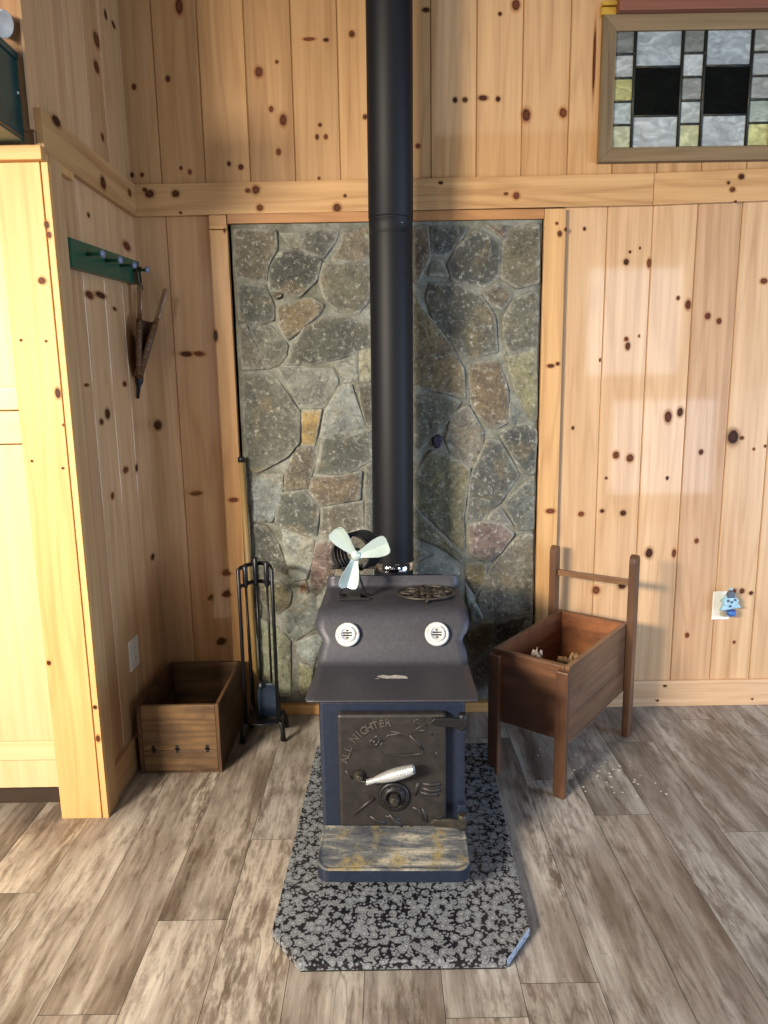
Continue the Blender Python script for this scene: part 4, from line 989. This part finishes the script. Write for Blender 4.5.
be = thing('bellows', 'old wood and leather bellows hanging from the last peg of the green rack', 'bellows', (-.94, -.14, 1.42))
YB = -.138
nz_pt = Vector((-.966, YB, 1.500))
BELL0 = set(C.objects)
def leaf(t): return .006 + .072 * (math.sin(math.pi * min(1, max(0, .06 + t * .80))) ** .9)
def paddle(top, thick, mat, name, out):
    """leaf-shaped board from the nozzle block to its handle; lies edge-on to the room"""
    d = Vector(top) - nz_pt; L = d.length; d.normalize(); nrm = Vector((d.z, 0, -d.x)); bm = newbm()
    rows = []
    for i in range(23):
        t_ = i / 22; s = t_ * L
        hw = leaf(t_ / .62) if t_ < .62 else max(.016, leaf(1) * (1 - (t_ - .62) / .10)) if t_ < .72 else .0145 + .003 * math.sin((t_ - .72) * 11)
        p = nz_pt + d * s
        rows.append([bm.verts.new(p + Vector((0, a * hw, 0)) + nrm * b * thick) for a, b in ((-1, -1), (1, -1), (1, 1), (-1, 1))])
    for k, (A_, B_) in enumerate(zip(rows, rows[1:])):
        for j in range(4): face(bm, [A_[j], A_[(j + 1) % 4], B_[(j + 1) % 4], B_[j]], [(j * .05, k * .02), (j * .05 + .05, k * .02), (j * .05 + .05, k * .02 + .02), (j * .05, k * .02 + .02)], (1, 1, 1))
    face(bm, rows[0]); face(bm, list(reversed(rows[-1])))
    o = obj(name, bm, mat, be, bevel=.003)
    # studded leather band along the front edge
    bb = newbm(); pts = []; studs = []
    for i in range(15):
        t_ = .02 + .60 * i / 14; hw = leaf(t_ / .62); p = nz_pt + d * (t_ * L) + Vector((0, -hw - .001, 0)); pts.append(p)
        if i % 2:
            bs = newbm(); lathe(bs, [(.0034, 0), (.0030, .002), (.001, .0034)], p + Vector((0, -.003, 0)), (0, -1, 0), 8); obj('stud', bs, 'brass', o)
    tube(bb, pts, .0120, 6, sx=1, sy=.45, up=(0, 1, 0))
    obj('edge_band', bb, 'leather_band', o)
    return pts
ptsL = paddle((-.938, YB, 1.868), .009, 'bellows_wood', 'back_board', 0)
ptsR = paddle((-.842, YB, 1.848), .009, 'bellows_wood', 'front_board', 1)
bm = newbm(); rowsL = []
for i in range(15):
    t_ = .02 + .60 * i / 14; hw = max(.004, leaf(t_ / .62) - .006); a, b = ptsL[i], ptsR[i]
    rowsL.append([bm.verts.new((a.x, YB - hw, a.z)), bm.verts.new(((a.x + b.x) / 2, YB - hw * .55, (a.z + b.z) / 2)), bm.verts.new((b.x, YB - hw, b.z)), bm.verts.new((b.x, YB + hw, b.z)), bm.verts.new(((a.x + b.x) / 2, YB + hw * .55, (a.z + b.z) / 2)), bm.verts.new((a.x, YB + hw, a.z))])
for A_, B_ in zip(rowsL, rowsL[1:]):
    for j in range(6): face(bm, [A_[j], A_[(j + 1) % 6], B_[(j + 1) % 6], B_[j]])
face(bm, rowsL[0]); face(bm, rowsL[-1]); obj('leather_gusset', bm, 'leather', be)
bm = newbm(); tube(bm, [nz_pt + Vector((0, 0, .012)), nz_pt + Vector((-.002, 0, -.010)), nz_pt + Vector((-.006, 0, -.03)), nz_pt + Vector((-.012, 0, -.078))], [.017, .016, .009, .006], 12); obj('nozzle', bm, 'cast', be)
bm = newbm(); tube(bm, [(-.972, YB - .004, 1.545), (-.940, YB - .030, 1.570), (-.930, YB - .034, 1.600)], [.010, .008, .004], 8); obj('flap', bm, 'leather', be)
bm = newbm()
tube(bm, [(-.940, -.1375, 1.928), (-.946, -.150, 1.915), (-.944, -.146, 1.872), (-.938, -.139, 1.845), (-.932, -.132, 1.872), (-.934, -.128, 1.915)], .010, 8, True, sx=.3, sy=1.7, up=(0, 1, 0)); obj('strap', bm, 'leather', be)

RB = Matrix.Translation((-.961, YB, 0)) @ Matrix.Rotation(R(17), 4, 'Z') @ Matrix.Translation((.955, -YB, 0))
for o in set(C.objects) - BELL0:
    if o.type == 'MESH': o.data.transform(PM['bellows'].inverted() @ RB @ PM['bellows'])
# ------------------------------------------------------------------ outlets, night light
def plate(name, label, P, u, nrm, w, h):
    t_ = thing(name, label, 'outlet', P)
    P = Vector(P); u = Vector(u); nrm = Vector(nrm); up_ = Vector((0, 0, 1))
    mt = Matrix((( u.x, up_.x, nrm.x, P.x), (u.y, up_.y, nrm.y, P.y), (u.z, up_.z, nrm.z, P.z), (0, 0, 0, 1)))
    bm = newbm(); box(bm, (-w / 2, -h / 2, .0005), (w / 2, h / 2, .007), mat=mt); obj('cover_plate', bm, 'plastic_white', t_, bevel=.003)
    for s in (-1, 1):
        bm = newbm(); prism(bm, [(.017 * math.cos(a) , s * h * .17 + .015 * math.sin(a)) for a in [2 * math.pi * i / 20 for i in range(20)]], .0072, .0088, mt); rc = obj('receptacle', bm, 'plastic_white', t_)
        bm = newbm()
        for a in (-.006, .006): box(bm, (a - .0011, s * h * .17 - .003, .0089), (a + .0011, s * h * .17 + .005, .0093), mat=mt)
        obj('slot', bm, 'slot', rc)
    return t_
plate('wall_outlet', 'white outlet plate low on the left wall above the crate', (XL, -.388, .440), (0, 1, 0), (1, 0, 0), .098, .122)
plate('wall_outlet', 'white outlet plate low on the right wall behind the night light', (1.497, 0, .470), (1, 0, 0), (0, -1, 0), .080, .131)
nl = thing('night_light', 'pale blue house-shaped night light plugged into the right wall outlet', 'night light', (1.512, -.03, .43))
NX, NZ = 1.512, .470
bm = newbm(); box(bm, (NX - .020, -.030, NZ - .045), (NX + .020, -.0095, NZ + .010)); obj('plug_body', bm, 'tanp', nl, bevel=.004)
bm = newbm()
mtf = Matrix(((1, 0, 0, NX), (0, 0, -1, -.031), (0, 1, 0, NZ), (0, 0, 0, 1)))
prism(bm, [(-.040, -.012), (.052, .004), (.034, .024), (.040, .034), (.018, .058), (-.020, .058), (-.034, .030), (-.026, .022)], 0, .022, mtf); obj('shade', bm, 'blueglass', nl, bevel=.004)
bm = newbm(); prism(bm, [(-.017, .050), (.017, .050), (.013, .072), (.004, .082), (-.006, .078), (-.013, .066)], .004, .030, mtf); obj('roof', bm, 'slate', nl, bevel=.003)
bm = newbm(); lathe(bm, [(.004, 0), (.010, .004), (.004, .012)], (NX + .002, -.045, NZ + .082), (0, 0, 1), 12); obj('finial', bm, 'blueglass', nl)
bm = newbm()
for a, b in ((-.010, .036), (.006, .030), (.020, .040), (0, .012)): lathe(bm, [(.006, 0), (.006, .002)], (NX + a, -.0535, NZ + b), (0, -1, 0), 8)
obj('window_dot', bm, 'slate', nl)
bm = newbm(); lathe(bm, [(.019, 0), (.019, -.020), (.010, -.028)], (NX + .012, -.042, NZ - .010), (0, 0, 1), 16); obj('lamp_socket', bm, 'blue', nl)

# pale chips scattered on the floor beside the box
bm = newbm(); rnd = random.Random(4)
for i in range(46):
    x_, y_ = rnd.gauss(.80, .10), rnd.gauss(-.56, .10)
    s_ = rnd.uniform(.0015, .0045); a = rnd.uniform(0, 3.1)
    q = [(x_ + s_ * math.cos(a + k) * (1.6 if k % 3 == 0 else 1), y_ + s_ * math.sin(a + k)) for k in (0, 1.3, 3.1, 4.6)]
    prism(bm, q, .0003, .0018)
o = obj('wood_chips', bm, 'chip'); o['kind'] = 'stuff'; tag(o, 'tiny pale wood chips scattered on the floor beside the kindling box', 'wood chips')

# ------------------------------------------------------------------ light
def area(name, loc, target, sx, sy, power, col):
    l = bpy.data.lights.new(name, 'AREA'); l.shape = 'RECTANGLE'; l.size = sx; l.size_y = sy; l.energy = power; l.color = col
    o = bpy.data.objects.new(name, l); C.objects.link(o); o.location = loc
    o.rotation_euler = (Vector(target) - Vector(loc)).to_track_quat('-Z', 'Y').to_euler(); return o
key = area('daylight_left', (-2.60, -4.1, 2.20), (-.05, -.35, .55), 1.0, .45, 106, (1, .89, .73)); key.data.spread = R(85)
area('fill_front', (-.8, -4.8, 1.8), (0, 0, .9), 2.2, 1.6, 6, (1, .90, .76))  # added broad soft fill, no source of its own in the room
area('daylight_high', (-1.30, -4.0, 2.50), (-.3, 0, .6), .35, .3, 15, (1, .93, .82))
def rect(name, x0, x1, z0, z1, y, power, col):
    l = bpy.data.lights.new(name, 'AREA'); l.shape = 'RECTANGLE'; l.size = x1 - x0; l.size_y = z1 - z0; l.energy = power; l.color = col
    o = bpy.data.objects.new(name, l); C.objects.link(o); o.location = ((x0 + x1) / 2, y, (z0 + z1) / 2); o.rotation_euler = (R(90), 0, 0); return o
def refl(p, y): k = (3 + (-y)) / 3 - 0; s = -y / 3; return (p[0] * (1 + s), 1.453 + (p[1] - 1.453) * (1 + s))
YW = -5.2
for nm, a, b, pw in (('daylight_window_upper', (.857, 1.487), (1.243, 1.916), 19), ('daylight_window_lower', (.978, .977), (1.42, 1.379), 21), ('daylight_window_side', (1.483, .60), (2.0, 1.425), 12)):
    A_, B_ = refl(a, YW), refl(b, YW); rect(nm, A_[0], B_[0], A_[1], B_[1], YW, pw, (.80, .90, 1.0))
area('daylight_right', (3.9, -2.4, 1.05), (0, -.6, .5), 1.5, 1.3, 112, (.56, .74, 1.0))
area('fill_top', (1.0, -2.2, 3.6), (.9, -.3, 1.2), 1.2, 1.0, 6, (1, .88, .70))  # added unseen fill that warms the upper wall

w = bpy.data.worlds.new('world'); bpy.context.scene.world = w; w.use_nodes = True
nt = w.node_tree; bg = nt.nodes['Background']; bg.inputs[0].default_value = (.80, .84, .92, 1); bg.inputs[1].default_value = .04

# ------------------------------------------------------------------ camera
cam = bpy.data.cameras.new('camera'); co = bpy.data.objects.new('camera', cam); C.objects.link(co)
th, ro = .177, .016
F = Vector((0, math.cos(th), -math.sin(th))); R0 = Vector((1, 0, 0)); U0 = Vector((0, math.sin(th), math.cos(th)))
Rv = R0 * math.cos(ro) - U0 * math.sin(ro); Uv = U0 * math.cos(ro) + R0 * math.sin(ro)
co.matrix_world = Matrix(((Rv.x, Uv.x, -F.x, 0), (Rv.y, Uv.y, -F.y, -3.0), (Rv.z, Uv.z, -F.z, 1.4534), (0, 0, 0, 1)))
cam.sensor_width = 36; cam.sensor_fit = 'AUTO'; cam.lens = 700 / 1024 * 36; cam.clip_start = .05
bpy.context.scene.camera = co
vs_ = bpy.context.scene.view_settings
vs_.view_transform = 'Standard'; vs_.look = 'None'; vs_.exposure = -.12; vs_.gamma = 1
